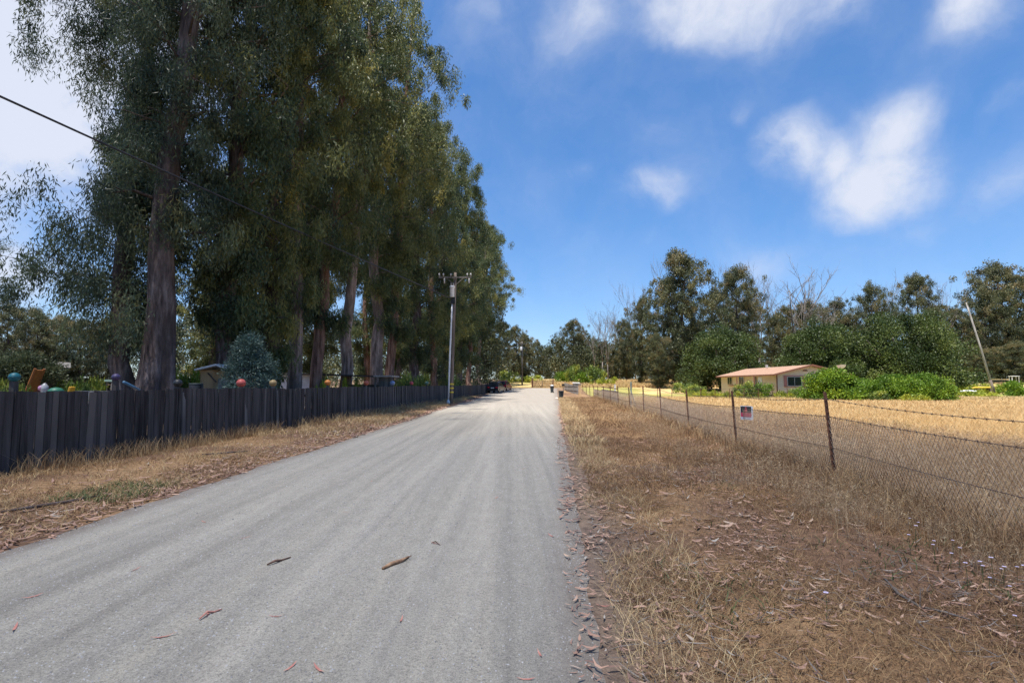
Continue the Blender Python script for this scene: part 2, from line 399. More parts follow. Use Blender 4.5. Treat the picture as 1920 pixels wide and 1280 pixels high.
# road: gravelly grey lane, edges ragged, 6 mm above the ground and slightly crowned
ry = np.concatenate([np.arange(-6, 30, .22), np.arange(30, 98, .6)])
NC = 18; V = []; T = []
for y in ry:
    l, r = float(road_l(y)), float(road_r(y))
    wob_l = .07 * (random.random() - .5); wob_r = .05 * (random.random() - .5)
    for i in range(NC + 1):
        t = i / NC; x = l + wob_l + (r + wob_r - l - wob_l) * t
        e = min(t, 1 - t) * 2
        V.append((x, y, g(x, y) + .004 + .05 * (1 - (1 - min(e * 1.6, 1)) ** 2) * (1 - .0) )); T.append(t)
V = np.array(V); k = NC + 1; n = len(ry); idx = np.arange(n * k).reshape(n, k)
F = np.stack([idx[:-1, :-1], idx[:-1, 1:], idx[1:, 1:], idx[1:, :-1]], -1).reshape(-1, 4)
rm = mat('grey_gravel_lane', rough=.9, spec=.2)
tco = nd(rm, 'ShaderNodeTexCoord').outputs['Object']
def lane(scale, sx, sy, detail=5):
    mp = nd(rm, 'ShaderNodeMapping'); mp.inputs['Rotation'].default_value = (0, 0, R(3.2)); mp.inputs['Scale'].default_value = (sx, sy, 1)
    rm.node_tree.links.new(tco, mp.inputs['Vector'])
    return noise(rm, scale, mp.outputs['Vector'], detail, .6)
s1 = lane(1.0, 1.5, .045); s2 = lane(1.0, 4.5, .13); s3 = lane(1.0, 2.2, .09); gr1 = noise(rm, 42, detail=8, rough=.8); gr2 = noise(rm, 120, detail=4, rough=.75); bl = lane(1.0, .9, .10, 6)
c = ramp(rm, s1, [(.34, (.275, .255, .222)), (.5, (.312, .290, .253)), (.66, (.348, .323, .283))])
c = mixc(rm, 1.0, c, ramp(rm, s2, [(.33, (.87, .865, .865)), (.5, (1, 1, 1)), (.68, (1.07, 1.06, 1.04))]), 'MULTIPLY')
c = mixc(rm, 1.0, c, ramp(rm, s3, [(.35, (.90, .90, .905)), (.62, (1.06, 1.05, 1.03))]), 'MULTIPLY')
c = mixc(rm, 1.0, c, ramp(rm, gr1, [(.34, (.62, .62, .62)), (.46, (.96, .96, .96)), (.7, (1.3, 1.29, 1.26))]), 'MULTIPLY')
c = mixc(rm, 1.0, c, ramp(rm, gr2, [(.34, (.42, .42, .42)), (.46, (.98, .98, .98)), (.68, (1.3, 1.29, 1.27))]), 'MULTIPLY')
sep = nd(rm, 'ShaderNodeSeparateXYZ'); rm.node_tree.links.new(tco, sep.inputs[0])
mrn = nd(rm, 'ShaderNodeMapRange'); rm.node_tree.links.new(sep.outputs['Y'], mrn.inputs[0]); mrn.inputs[1].default_value = 20; mrn.inputs[2].default_value = 50
dusty = nd(rm, 'ShaderNodeMath', operation='MULTIPLY'); rm.node_tree.links.new(mrn.outputs[0], dusty.inputs[0]); dusty.inputs[1].default_value = .8
c = mixc(rm, dusty.outputs[0], c, mixc(rm, bl, (.28, .243, .205), (.335, .298, .255)))     # pale dust where the gravel thins out
ed = nd(rm, 'ShaderNodeMath', operation='PINGPONG'); rm.node_tree.links.new(attr(rm), ed.inputs[0]); ed.inputs[1].default_value = .5
edn = nd(rm, 'ShaderNodeMath', operation='MULTIPLY_ADD'); rm.node_tree.links.new(bl, edn.inputs[0]); edn.inputs[1].default_value = -.08; rm.node_tree.links.new(ed.outputs[0], edn.inputs[2])
edm = nd(rm, 'ShaderNodeMapRange', interpolation_type='SMOOTHSTEP'); rm.node_tree.links.new(edn.outputs[0], edm.inputs[0]); edm.inputs[1].default_value = -.03; edm.inputs[2].default_value = .035; edm.inputs[3].default_value = .5; edm.inputs[4].default_value = 0
c = mixc(rm, edm.outputs[0], c, (.16, .12, .10)); mott = lane(1.0, 9, 3.5, 8); c = mixc(rm, 1.0, c, ramp(rm, mott, [(.36, (.93, .92, .91)), (.62, (1.05, 1.045, 1.03))]), 'MULTIPLY'); setc(rm, c); bump(rm, gr1, .9, .015)
tag(link('road', raw('road', V, F, rm, T, True)), kind='structure')
# pale driveway apron by the bin
V = []; 
for y in np.arange(60, 64.01, .5):
    for t in np.linspace(0, 1, 14):
        x = float(road_r(y)) - .3 + t * 7; V.append((x, y + .4 * math.sin(t * 3), g(x, y) + .02))
k = 14; idx = np.arange(len(V)).reshape(-1, k); F = np.stack([idx[:-1, :-1], idx[:-1, 1:], idx[1:, 1:], idx[1:, :-1]], -1).reshape(-1, 4)
tag(link('driveway', raw('driveway', V, F, noisy('pale_driveway', (.55, .45, .38), (.66, .56, .48), 3), None, True)), kind='structure')

# ------------------------------------------------------------------ foliage
def rnd_unit(n):
    v = rng.normal(size=(n, 3)); return v / np.linalg.norm(v, axis=1, keepdims=True)
def leaves(centers, rads, per, ll, lw, down=1.0, zsq=1.0, tints=None, outward=None, jit=.22, tj=.12):
    """diamond leaves scattered round each clump centre -> V, F, tint"""
    c = np.repeat(np.asarray(centers), per, 0); r = np.repeat(np.asarray(rads), per)
    n = len(c)
    u = rnd_unit(n) * (1.14 * rng.random(n) ** .56)[:, None]; u[:, 2] *= zsq
    p = c + u * r[:, None]
    d = rng.normal(size=(n, 3)) * .55; d[:, 2] -= down
    if outward is not None: d += outward * u
    d /= np.linalg.norm(d, axis=1, keepdims=True)
    s = np.cross(d, rnd_unit(n)); s /= np.linalg.norm(s, axis=1, keepdims=True) + 1e-9
    L_ = ll * (.65 + .7 * rng.random(n))[:, None]; W_ = lw * (.65 + .7 * rng.random(n))[:, None]
    V = np.stack([p, p + d * L_ * .45 + s * W_ * .5, p + d * L_, p + d * L_ * .45 - s * W_ * .5], 1).reshape(-1, 3)
    F = np.arange(n * 4).reshape(n, 4)
    t = np.repeat(np.asarray(tints) if tints is not None else np.full(len(centers), .5), per) + rng.normal(size=n) * tj
    return V, F, np.repeat(np.clip(t, 0, 1), 4)

def euc(seed, H, Rr, cb, r0, nl, per, ll, lw, lean=(0, 0), wob=1.0, low=.35, sparse=1.0, rise=.55, tint=(.42, .2), ns=9, prof_=None, front=1.0, inner=True, plume=(.82, 1.55), limb=1.0):
    """trunk mesh builder + leaf arrays of one eucalyptus, base at the origin"""
    r_ = np.random.default_rng(seed)
    mb = MB(); zs = np.concatenate([[-.4, 0, .5, 1.3], np.linspace(2.5, H * .95, 14)])
    px = np.cumsum(r_.normal(size=len(zs)) * .13 * wob * H / 30); py = np.cumsum(r_.normal(size=len(zs)) * .13 * wob * H / 30)
    px -= px[1]; py -= py[1]
    px = px + lean[0] * zs; py = py + lean[1] * zs
    rad = r0 * (1 - .93 * np.clip(zs / (H * .97), 0, 1)) ** .85; rad[0] *= 1.75; rad[1] *= 1.5; rad[2] *= 1.18; rad[3] *= 1.05
    tr = np.stack([px, py, zs], 1)
    if ns >= 14:      # fluted butt of an old gum: dense rings with buttress ridges
        zz = np.concatenate([np.linspace(-.4, 6, 34), np.linspace(6.4, H * .95, 50)]); PX = np.interp(zz, zs, px); PY = np.interp(zz, zs, py); RR = r0 * (1 - .72 * np.clip(zz / H, 0, 1)) * (1 + .62 * np.exp(-np.maximum(zz, 0) / 2.0)); n_ = 40; VV = []
        for i in range(len(zz)):
            fl_ = .13 * math.exp(-max(zz[i], 0) / 3.2) + .025
            for k in range(n_):
                t = 2 * math.pi * k / n_; tw = t + .06 * zz[i]
                q = RR[i] * (1 + fl_ * (math.sin(4 * tw + .8) + .5 * math.sin(7 * tw + 2) + .3 * math.sin(11 * tw)) + .05 * (float(vnoise(t * 4, zz[i] * .9)) - .5))
                VV.append((PX[i] + q * math.cos(t), PY[i] + q * math.sin(t), zz[i]))
        mb.add(VV, [(i * n_ + k, i * n_ + (k + 1) % n_, (i + 1) * n_ + (k + 1) % n_, (i + 1) * n_ + k) for i in range(len(zz) - 1) for k in range(n_)])
    else: mb.tube(tr, rad, ns)
    at = lambda z: np.array([np.interp(z, zs, px), np.interp(z, zs, py), z])
    cen, rd, ti = [], [], []
    for k in range(nl):
        u = (k + r_.random()) / nl; z = H * (cb + (.95 - cb) * u)
        prof = (math.sin(math.pi * (.10 + .82 * u)) ** .75) * (low + (1 - low) * min(1, u * 2.2))
        Lm = Rr * max(prof, .25) * (.55 + .6 * r_.random()); az = k * 2.39996 + r_.random() * .9
        if prof_ is not None: Lm = float(np.interp(z, *prof_)) * (.5 + .6 * r_.random())
        if math.sin(az) < -.35 and r_.random() > front: continue
        h = np.array([math.cos(az), math.sin(az), 0]); rs = rise * (.6 + .8 * r_.random()) * (1 if u > .2 else .35)
        p0 = at(z - Lm * rs * .6); T = np.linspace(0, 1, 5)[:, None]
        pts = p0 + h * (T * Lm) + np.array([0, 0, 1]) * (Lm * rs * (1.6 * T - .75 * T ** 2)) + r_.normal(size=(5, 3)) * .06 * Lm * T
        rr = max(.025, .22 * limb * float(np.interp(z, zs, rad)))
        mb.tube(pts, np.linspace(rr, rr * .25, 5), 5)
        tl = np.clip(tint[0] + r_.normal() * tint[1] * .6 + .12 * (u - .5), 0, 1)
        for t in ((.45, .68, .85, 1.0) if inner else (.72, .9, 1.05)):
            c0 = np.array([np.interp(t, T[:, 0], pts[:, q]) for q in range(3)])
            for s in range(2 if t < .6 else 3):
                if r_.random() > sparse: continue
                off = r_.normal(size=3) * np.array([1, 1, .55]) * .30 * Lm * (.6 + .5 * t)
                cpt = c0 + off
                if np.linalg.norm(off) > .5 and s == 0: mb.tube([c0, (c0 + cpt) / 2 + (0, 0, .1), cpt], [rr * .3, rr * .2, .012], 4)
                cen.append(cpt - (0, 0, .3)); rd.append((.42 + .65 * r_.random()) * (Rr / 5) ** .6); ti.append(np.clip(tl + r_.normal() * tint[1] * .9, 0, 1))
    # leader clumps at the top
    for s in range(10):
        cen.append(at(H * (.88 + .12 * r_.random())) + r_.normal(size=3) * np.array([.5, .5, .3]) * (Rr / 5)); rd.append(.8 * (Rr / 5) ** .6); ti.append(np.clip(tint[0] + .2, 0, 1))
    V, F, Tt = leaves(cen, np.array(rd) * plume[0], per, ll, lw, 1.1, plume[1], ti)
    return mb, V, F, Tt

def plant(name, loc, parts, label, cat, group=None, rz=0, sxy=1, sz=1):
    """parts = [(child name, mesh)]"""
    o = thing(name, loc, label, cat, group, rz); o.scale = (sxy, sxy, sz)
    for nme, me in parts: link(nme, me, o)
    return o
def mk(mb, name, m, smooth=True):
    o = mb.build(name, m, None, smooth); me = o.data; bpy.data.objects.remove(o); return me
def euc_meshes(seed, bark, leaf, **k):
    mb, V, F, T = euc(seed, **k)
    return [('trunk', mk(mb, 'trunk', M[bark])), ('crown', raw('crown', V, F, M[leaf], T))]

GR = 'tall eucalyptus trees in the row behind the dark board fence'
# the two leftmost trees of the row, each its own build
a1 = euc_meshes(3, 'bark', 'euc_blue', H=34, Rr=4.5, cb=.22, r0=.54, nl=62, per=230, ll=.23, lw=.038, lean=(.032, 0), ns=14, sparse=.75, front=1.0, inner=False, wob=.7, prof_=([7, 12, 17, 25, 34], [2.0, 2.0, 3.0, 4.3, 3]))
plant('eucalyptus_tree', (X(287, 21.5), 21.5, g(X(287, 21.5), 21.5)), a1, 'eucalyptus with the thickest trunk, near left end of the row behind the dark fence', 'tree', GR)
a2 = euc_meshes(8, 'bark', 'euc_blue', H=31, Rr=4.5, cb=.115, r0=.42, nl=84, per=260, ll=.23, lw=.042, lean=(-.004, .02), ns=12, sparse=1.0, front=.4, limb=.6, prof_=([2, 3.2, 5, 8.5, 10.2, 15, 17.0, 24, 31], [.8, 2.2, 3.5, 3.0, 1.0, 1.0, 4.2, 4.8, 3]))
plant('eucalyptus_tree', (X(246, 23.6), 23.6, g(X(246, 23.6), 23.6)), a2, 'slim dark eucalyptus at left end of the row, hanging foliage on its left', 'tree', GR)
var = [euc_meshes(20 + i, b, 'euc', H=33, Rr=4.0, cb=cb, r0=r0, nl=47, per=185, ll=.27, lw=.065, lean=(ln, 0), low=.62, sparse=.8, tint=(ti, .22), front=(.35, .45, 1, .3, 1, .6)[i])
       for i, (b, r0, ln, cb, ti) in enumerate([('bark_pale', .5, .02, .20, .42), ('bark_red', .44, -.01, .09, .34), ('bark', .52, .0, .13, .28), ('bark_pale', .42, .035, .27, .48), ('bark', .46, .01, .06, .52), ('bark_red', .4, .015, .17, .38)])]
row = [  # bearing, depth, variant, height scale, width scale, label
    (428, 25.5, 2, .98, .95, 'dark eucalyptus rising directly behind the blue green conifer'),
    (498, 28.5, 4, 1.02, .9, 'eucalyptus above the left end of the flat shed roof, right of the conifer'),
    (545, 31.0, 0, .97, .85, 'eucalyptus with a straight pale grey trunk above the white shed wall'),
    (604, 34.5, 5, 1.03, 1.0, 'dark eucalyptus behind the open middle of the low shed'),
    (655, 38.5, 3, 1.08, 1.05, 'eucalyptus with a pale trunk leaning right over the low shed'),
    (703, 43.5, 0, 1.0, 1.1, 'eucalyptus with a broad pale trunk over the grey right end of the shed'),
    (738, 48.0, 5, 1.14, 1.1, 'eucalyptus with a leaning trunk just right of the broad pale trunk'),
    (778, 54.5, 2, .95, 1.05, 'dark eucalyptus behind the fence between shed and power pole, nearer the shed'),
    (815, 63.0, 1, 1.10, 1.05, 'eucalyptus with a reddish trunk immediately left of the power pole'),
    (835, 70.0, 4, .95, 1.0, 'eucalyptus rising directly behind the power pole with the transformer'),
    (862, 80.0, 2, 1.12, 1.1, 'eucalyptus in the row just right of the power pole'),
    (882, 91.0, 5, .98, 1.1, 'eucalyptus in the row behind the far end of the dark fence'),
    (900, 104.0, 3, 1.0, 1.2, 'eucalyptus in the row above the parked dark car'),
    (912, 118.0, 4, 1.06, 1.35, 'eucalyptus at the far end of the tall row, beyond the parked cars'),
]
for i, (u, y, v, sz, sxy, lab) in enumerate(row):
    x = X(u, y); plant('eucalyptus_tree', (x, y, g(x, y)), var[v], lab, 'tree', GR, rz=(i * 1.9) % 6.28 if v in (2, 4) else .3 * ((i % 5) - 2), sxy=sxy, sz=sz)
GR2 = 'eucalyptus trees in the second row deeper in the yard'
row2 = [(405, 45, 4), (590, 52, 1), (515, 47, 1), (690, 68, 1), (745, 80, 2), (845, 110, 1)]
for i, (u, y, v) in enumerate(row2):
    x = X(u, y)
    plant('eucalyptus_tree', (x, y, g(x, y)), var[v], 'eucalyptus of the second row, half hidden behind the front trunks', 'tree', GR2, rz=i * 2.3, sxy=.95 + .03 * (i % 4), sz=(.62, .7, .9, .94, .98, .9)[i])
# crown reaching in at the left edge
x = X(-225, 26); plant('eucalyptus_tree', (x, 26, 0), [var[2][0], ('crown', a2[1][1])], 'eucalyptus whose outermost branch enters at the left edge', 'tree', None, rz=1.0, sxy=.85, sz=.33)

# ---- medium trees of the far tree line
med = [euc_meshes(50 + i, 'bark', 'euc_far', H=22, Rr=5.0, cb=cb, r0=.32, nl=44, per=105, ll=.30, lw=.115, low=.8, plume=(.82, 1.15), sparse=sp, rise=.7, wob=2.2, tint=(.5, .25), ns=6)
       for i, (cb, sp) in enumerate([(.08, .9), (.14, .7), (.05, .9), (.32, .6)])]
def dead(seed, H, stems=4, r0=.2, spread=.35, lev=3):
    r_ = np.random.default_rng(seed); mb = MB()
    def br(p, d, Ln, rad, l):
        n = 5; pts = [p]; q = p.copy(); dd = d.copy()
        for i in range(n):
            dd = dd + r_.normal(size=3) * .10 + np.array([0, 0, .07]); dd /= np.linalg.norm(dd); q = q + dd * Ln / n; pts.append(q.copy())
        mb.tube(pts, np.linspace(rad, rad * .35, n + 1), 6 if l == 0 else 4)
        if l < lev:
            for k in range(r_.integers(3, 6)):
                t = .3 + .7 * r_.random(); i = min(int(t * n), n - 1); b = pts[i] + (pts[i + 1] - pts[i]) * (t * n - i)
                d2 = dd + r_.normal(size=3) * (.42); d2[2] = abs(d2[2]) * .8 + .25; d2 /= np.linalg.norm(d2)
                br(b, d2, Ln * (.35 + .25 * r_.random()), max(.018, rad * .45), l + 1)
    hh = H * .28
    tp = [np.array([0, 0, -.3]), np.array([.05, 0, hh * .5]), np.array([0, .1, hh])]; mb.tube(tp, [r0 * 1.2, r0, r0 * .9], 7)
    for s in range(stems):
        a = 2 * math.pi * s / stems + r_.random(); d = np.array([math.cos(a) * spread, math.sin(a) * spread, 1.]); d /= np.linalg.norm(d)
        br(tp[2] - np.array([0, 0, .2]), d, H * (.55 + .2 * r_.random()), r0 * .6, 0)
    return [('trunk', mk(mb, 'trunk', M['deadwood']))]
deads = [dead(61, 20, 5, .26, .30), dead(62, 20, 4, .22, .18), dead(63, 20, 3, .18, .10, 3)]
def dome(seed, rx, ry, rz, nlump, per, ll, lw, lumpr, base=.0, flat=.15):
    r_ = np.random.default_rng(seed); cen = []; rd = []; ti = []
    for k in range(nlump):
        z = -base + (1 + base) * r_.random() ** .8; z = max(-base, min(z, .98)); a = k * 2.39996 + r_.random()
        q = math.sqrt(max(0, 1 - max(z, 0) ** 2)); f = .72 + .26 * r_.random()
        if r_.random() < .2: f *= .55
        cen.append((rx * q * f * math.cos(a), ry * q * f * math.sin(a), rz * (max(z, 0) * f + min(z, 0)) + rz * flat)); rd.append(lumpr * (.65 + .7 * r_.random())); ti.append(np.clip(.45 + r_.normal() * .2, 0, 1))
    return leaves(cen, rd, per, ll, lw, -.1, .8, ti, outward=1.0)
def dome_meshes(seed, leaf, bark, rx, ry, rz, nlump, per, ll, lw, lumpr, tr=.3, base=.1, flat=.12, forks=4):
    V, F, T = dome(seed, rx, ry, rz, nlump, per, ll, lw, lumpr, base, flat)
    mb = MB(); r_ = np.random.default_rng(seed)
    for k in range(forks):
        a = 6.28 * k / forks + r_.random(); q = np.array([math.cos(a), math.sin(a), 0])
        mb.tube([(0, 0, -.3), q * rx * .06 + (0, 0, rz * .18), q * rx * .3 + (0, 0, rz * .45), q * rx * .55 + (0, 0, rz * .7)], [tr, tr * .8, tr * .5, tr * .2], 6)
    return [('trunk', mk(mb, 'trunk', M[bark])), ('crown', raw('crown', V, F, M[leaf], T))]
oakA = dome_meshes(71, 'oak', 'bark', 7.2, 6, 9.2, 120, 420, .26, .17, 1.35)
oakB = dome_meshes(72, 'oak', 'bark', 10, 7, 10.5, 170, 420, .26, .17, 1.5)

GF = 'trees of the far tree line right of the lane'
_bb = {}
def topz(parts):
    k = id(parts[0][1])
    if k not in _bb:
        z = []
        for _, me in parts:
            a = np.empty(len(me.vertices) * 3, np.float32); me.vertices.foreach_get('co', a); z.append(np.percentile(a[2::3], 99.7))
        _bb[k] = float(max(z))
    return _bb[k]
def far(kind, u, top, y, lab, sxy=1, grp=GF, rz=None, nm=None, cat='tree'):
    x = X(u, y); z = g(x, y); H = Z(top, y) - z
    src, h0 = kind; h0 = topz(src)
    nmn = nm or 'eucalyptus_tree'
    return plant(nmn, (x, y, z), src, lab, cat, grp, rz=(u * .7) % 6.28 if rz is None else rz, sxy=sxy * (H / h0) ** .5, sz=H / h0)
E = [(v, 21.5) for v in med]; DD = [(v, 19.0) for v in deads]
far((oakA, 11.0), 1353, 616, 90, 'dark green rounded oak directly left of and behind the cream house', 1.0, nm='oak_tree', grp=None)
far((oakB, 12.6), 1690, 588, 92, 'broad dark oak rising behind the clipped bright green bushes', .98, nm='oak_tree', grp=None)
far((oakA, 11.0), 1540, 606, 96, 'oak showing directly above the ridge of the cream house', 1.05, nm='oak_tree', grp=None)
far(E[2], 1282, 468, 104, 'tallest leafy eucalyptus left of the rounded oak beside the house', 1.15)
far(E[0], 1250, 520, 108, 'eucalyptus leaning against the left flank of the tallest one', .9)
far(E[2], 1205, 556, 112, 'narrow eucalyptus with drooping top at the left edge of the tall clump', .7)
far(E[0], 1375, 500, 112, 'eucalyptus rising behind the rounded oak, right of the tallest one', .95)
far(E[2], 1235, 625, 98, 'low bushy young eucalyptus in front of the tall clump left of the oak', .8)
far(E[2], 1300, 610, 106, 'bushy young eucalyptus tucked against the left side of the oak', .8)
far(DD[1], 1425, 488, 118, 'bare dead tree with two upright stems over the left end of the house roof', 1, nm='dead_tree')
far(DD[0], 1500, 480, 112, 'widest bare dead tree, branching above the middle of the house', 1.15, nm='dead_tree', rz=.4)
far(DD[1], 1548, 535, 118, 'smaller bare dead tree just right of the widest dead tree', 1, nm='dead_tree')
far(DD[0], 1672, 508, 128, 'pale bare dead tree behind the broad oak, between two leafy crowns', 1, nm='dead_tree')
far(DD[2], 1776, 516, 122, 'slender bare dead tree at the right end of the broad oak', .9, nm='dead_tree')
far(DD[1], 1608, 545, 126, 'thin bare dead tree above the left shoulder of the broad oak', .8, nm='dead_tree')
far(E[1], 1640, 530, 122, 'open crowned eucalyptus above the left half of the broad oak', .9)
far(E[3], 1722, 512, 124, 'open crowned eucalyptus with flat tufts above the right half of the broad oak', .9)
far(E[1], 1762, 570, 118, 'lower eucalyptus at the right shoulder of the broad oak', .8)
far(E[0], 1455, 590, 122, 'dull eucalyptus between the two dead trees above the house', .9)
for u, t, k, sx, lab in [(1415, 560, 0, 1.1, 'dull green tree between the rounded oak and the first dead tree'), (1480, 575, 2, 1.1, 'dark tree at the foot of the widest dead tree'), (1525, 565, 0, 1.2, 'brownish green tree right of the widest dead tree'), (1570, 560, 1, 1.1, 'thin green tree left of the broad oak top'), (1800, 575, 0, 1.1, 'dull tree filling the gap left of the leaning pole'), (1825, 600, 2, 1.1, 'dark tree behind the middle of the leaning pole'), (1340, 545, 0, 1.0, 'tree closing the gap behind the top of the rounded oak'), (1175, 600, 0, .8, 'thin grey green tree beside the bare dead spire')]:
    far(E[k], u, t, 132, lab, sx)
for u, t, k, lab in [(1408, 500, 2, 'thin bare trunk left of the two stemmed dead tree'), (1450, 520, 1, 'short bare dead tree between the two big bare trees above the house'), (1655, 525, 2, 'thin bare dead stem left of the pale dead tree'), (1690, 520, 1, 'bare twiggy top right of the pale dead tree'), (1745, 545, 2, 'thin bare stem between flat tufted eucalyptus and slender dead tree'), (1115, 600, 2, 'bare grey stem left of the thin bare poles'), (1140, 590, 2, 'second bare grey stem among the thin poles')]:
    far(DD[k], u, t, 130, lab, .9, nm='dead_tree')
far(E[2], 1590, 590, 126, 'low eucalyptus behind the gap between two oaks', .9)
far(E[0], 1900, 490, 125, 'large dark eucalyptus at the right edge behind the leaning pole', 1.35)
far(E[1], 1855, 540, 120, 'thin crowned eucalyptus directly behind the top of the leaning pole', 1.0)
far(E[2], 1950, 505, 118, 'dark eucalyptus cut by the right edge of the picture', 1.3)
far(E[2], 1835, 650, 116, 'low dark eucalyptus thicket tree right of the broad oak', 1.0)
far(E[2], 1905, 640, 112, 'low dark tree at the foot of the large right edge eucalyptus', 1.2)
for u, t, k, lab in [(1130, 575, 2, 'leftmost of the thin bare poles of dead trees near the lane end'), (1150, 562, 1, 'tallest thin bare dead tree left of the tall leafy clump'), (1163, 580, 2, 'bare dead sapling right beside the tallest thin dead tree'), (1192, 520, 2, 'bare dead spire sticking up beside the narrow drooping eucalyptus'), (1262, 462, 2, 'bare dead top beside the tallest leafy eucalyptus'), (1372, 482, 2, 'bare dead top behind the eucalyptus right of the oak')]:
    far(DD[k], u, t, 138, lab, .8, nm='dead_tree')
# centre, at the end of the lane
GC = 'trees beyond the gate at the end of the lane'
for u, t, k, s, y, lab in [(938, 603, 2, .9, 140, 'leafy tree at the end of the tall row, left of the second power pole'), (962, 612, 0, .9, 150, 'tree behind the second power pole left of the gate'), (985, 626, 2, .9, 156, 'tree just right of the second power pole beyond the gate'), (1008, 640, 1, .9, 165, 'tree above the middle of the farm gate'), (1026, 652, 2, .9, 175, 'lowest tree in the notch of sky at the lane end'),
                           (1048, 640, 1, .7, 165, 'slim tree on the right side of the sky notch'), (1070, 600, 0, .95, 150, 'tall round crowned eucalyptus beyond the gate, right of the notch'), (1086, 622, 1, .8, 155, 'eucalyptus directly right of the round crowned one beyond the gate'), (1112, 632, 1, .75, 160, 'small grey eucalyptus left of the thin bare poles'), (1133, 640, 2, .7, 150, 'bushy dark tree at the foot of the thin bare poles'), (1150, 655, 2, .75, 132, 'short bushy tree in front of the thin bare poles'), (1180, 640, 0, .75, 140, 'grey green tree left of the narrow drooping eucalyptus')]:
    far(E[k], u, t, y, lab, s, GC)
far(DD[2], 1040, 660, 170, 'small bare dead tree in the sky notch at the lane end', 1, GC, nm='dead_tree')
far(DD[0], 1110, 650, 165, 'grey bare dead tree right of the round crowned eucalyptus', 1, GC, nm='dead_tree')
# left background behind the yard
GL = 'trees behind the yard at left'
for u, t, k, s, y, lab in [(8, 566, 1, .9, 70, 'tree with sparse crown at far left behind the yard'), (62, 578, 2, 1.0, 76, 'pale green tree behind the round olive tree'), (105, 590, 0, .9, 82, 'tree seen between the olive tree and the slim eucalyptus'), (-40, 600, 2, 1, 72, 'tree cut by the left edge behind the yard'), (150, 600, 2, 1, 80, 'tree behind the low hanging foliage left of the thick trunk'), (200, 610, 2, 1, 86, 'tree behind the slim eucalyptus trunk at left')]:
    far(E[k], u, t, y, lab, s, GL)
ol = dome_meshes(81, 'olive', 'bark', 1.7, 1.6, 1.15, 60, 260, .15, .06, .45, .09, base=.25, flat=1.6)
plant('olive_tree', (X(38, 27), 27, g(X(38, 27), 27)), ol, 'round olive tree with forked trunk behind fence at far left', 'tree', None, sxy=1.0, sz=1.02)

# distant woodland: the mass of trees behind the ones told apart
def woodland(name, pts, H, per, ll, lw, seed):
    r_ = np.random.default_rng(seed); cen = []; rd = []; ti = []
    for (x, y) in pts:
        z0 = g(x, y); h = H * (.55 + .6 * float(vnoise(x * .12, y * .12 + 3)))
        for k in range(4):
            f = r_.random(); cen.append((x + r_.normal() * 1.2, y + r_.normal() * 1.5, z0 + h * f)); rd.append(1.7 * (1.15 - .5 * f)); ti.append(np.clip(.38 + r_.normal() * .22, 0, 1))
    V, F, T = leaves(cen, rd, per, ll, lw, .6, 1.2, ti)
    o = link(name, raw(name, V, F, M['euc_far'], T)); tag(o, kind='stuff'); return o
pts = []
r_ = np.random.default_rng(99)
for u in np.arange(1030, 2050, 2.0):
    y = 142 + r_.random() * 26; pts.append((X(u, y), y))
for u in np.arange(925, 1030, 4.0):
    y = 175 + r_.random() * 25; pts.append((X(u, y), y))
woodland('distant_woodland', pts, 12, 75, .55, .26, 5)
pts = [(X(u, y), y) for u, y in zip(np.arange(-160, 330, 7.0), 118 + 22 * r_.random(80))]
woodland('background_woodland', pts, 9, 70, .5, .24, 6)
pts = [(X(u, y), y) for u, y in zip(np.arange(310, 940, 3.0), 95 + 40 * r_.random(210))]
woodland('background_woodland', pts, 17, 90, .5, .26, 7)

# ------------------------------------------------------------------ bushes and garden plants
bu = [dome_meshes(91, 'bush', 'bark', 2.2, 2.0, 2.55, 90, 260, .15, .09, .5, .06, base=.1, flat=.02), dome_meshes(92, 'bush', 'bark', 2.6, 2.0, 2.2, 90, 260, .15, .09, .52, .06, base=.1, flat=.02)]
GB = 'bright green bushes beside the house'
for u, top, y, k, wpx, lab in [(1557, 692, 51, 0, 106, 'bright green rounded bush hiding the right part of the house gable'), (1612, 710, 53, 1, 70, 'lowest bright green bush, just right of the gable bush'), (1668, 703, 50, 1, 96, 'bright green bush in the middle of the hedge right of the house'), (1738, 701, 49, 1, 100, 'bright green bush at the right end of the hedge beside the house')]:
    x = X(u, y); hh = Z(top, y); h0 = topz(bu[k]); w0 = (4.2, 5.0)[k]
    plant('bush', (x, y, g(x, y)), bu[k], lab, 'bush', GB, rz=u, sxy=wpx * y / 1000 / w0, sz=hh / h0)
def tuft(seed, leaf, n, h, r, ll, lw):
    r_ = np.random.default_rng(seed); cen = np.stack([r_.normal(size=n) * r * .5, r_.normal(size=n) * r * .5, h * (.02 + .8 * r_.random(n))], 1)
    V, F, T = leaves(cen, np.full(n, h * .30), 70, ll, lw, -.8, 1, np.clip(.5 + r_.normal(size=n) * .25, 0, 1))
    return [('foliage', raw('foliage', V, F, M[leaf], T))]
gt = [tuft(101, 'garden', 24, 1.1, .9, .2, .07), tuft(102, 'mustard', 22, .8, .9, .18, .07), tuft(103, 'bush', 24, 1.0, .9, .18, .09)]
GP = 'garden plants in front of the house'
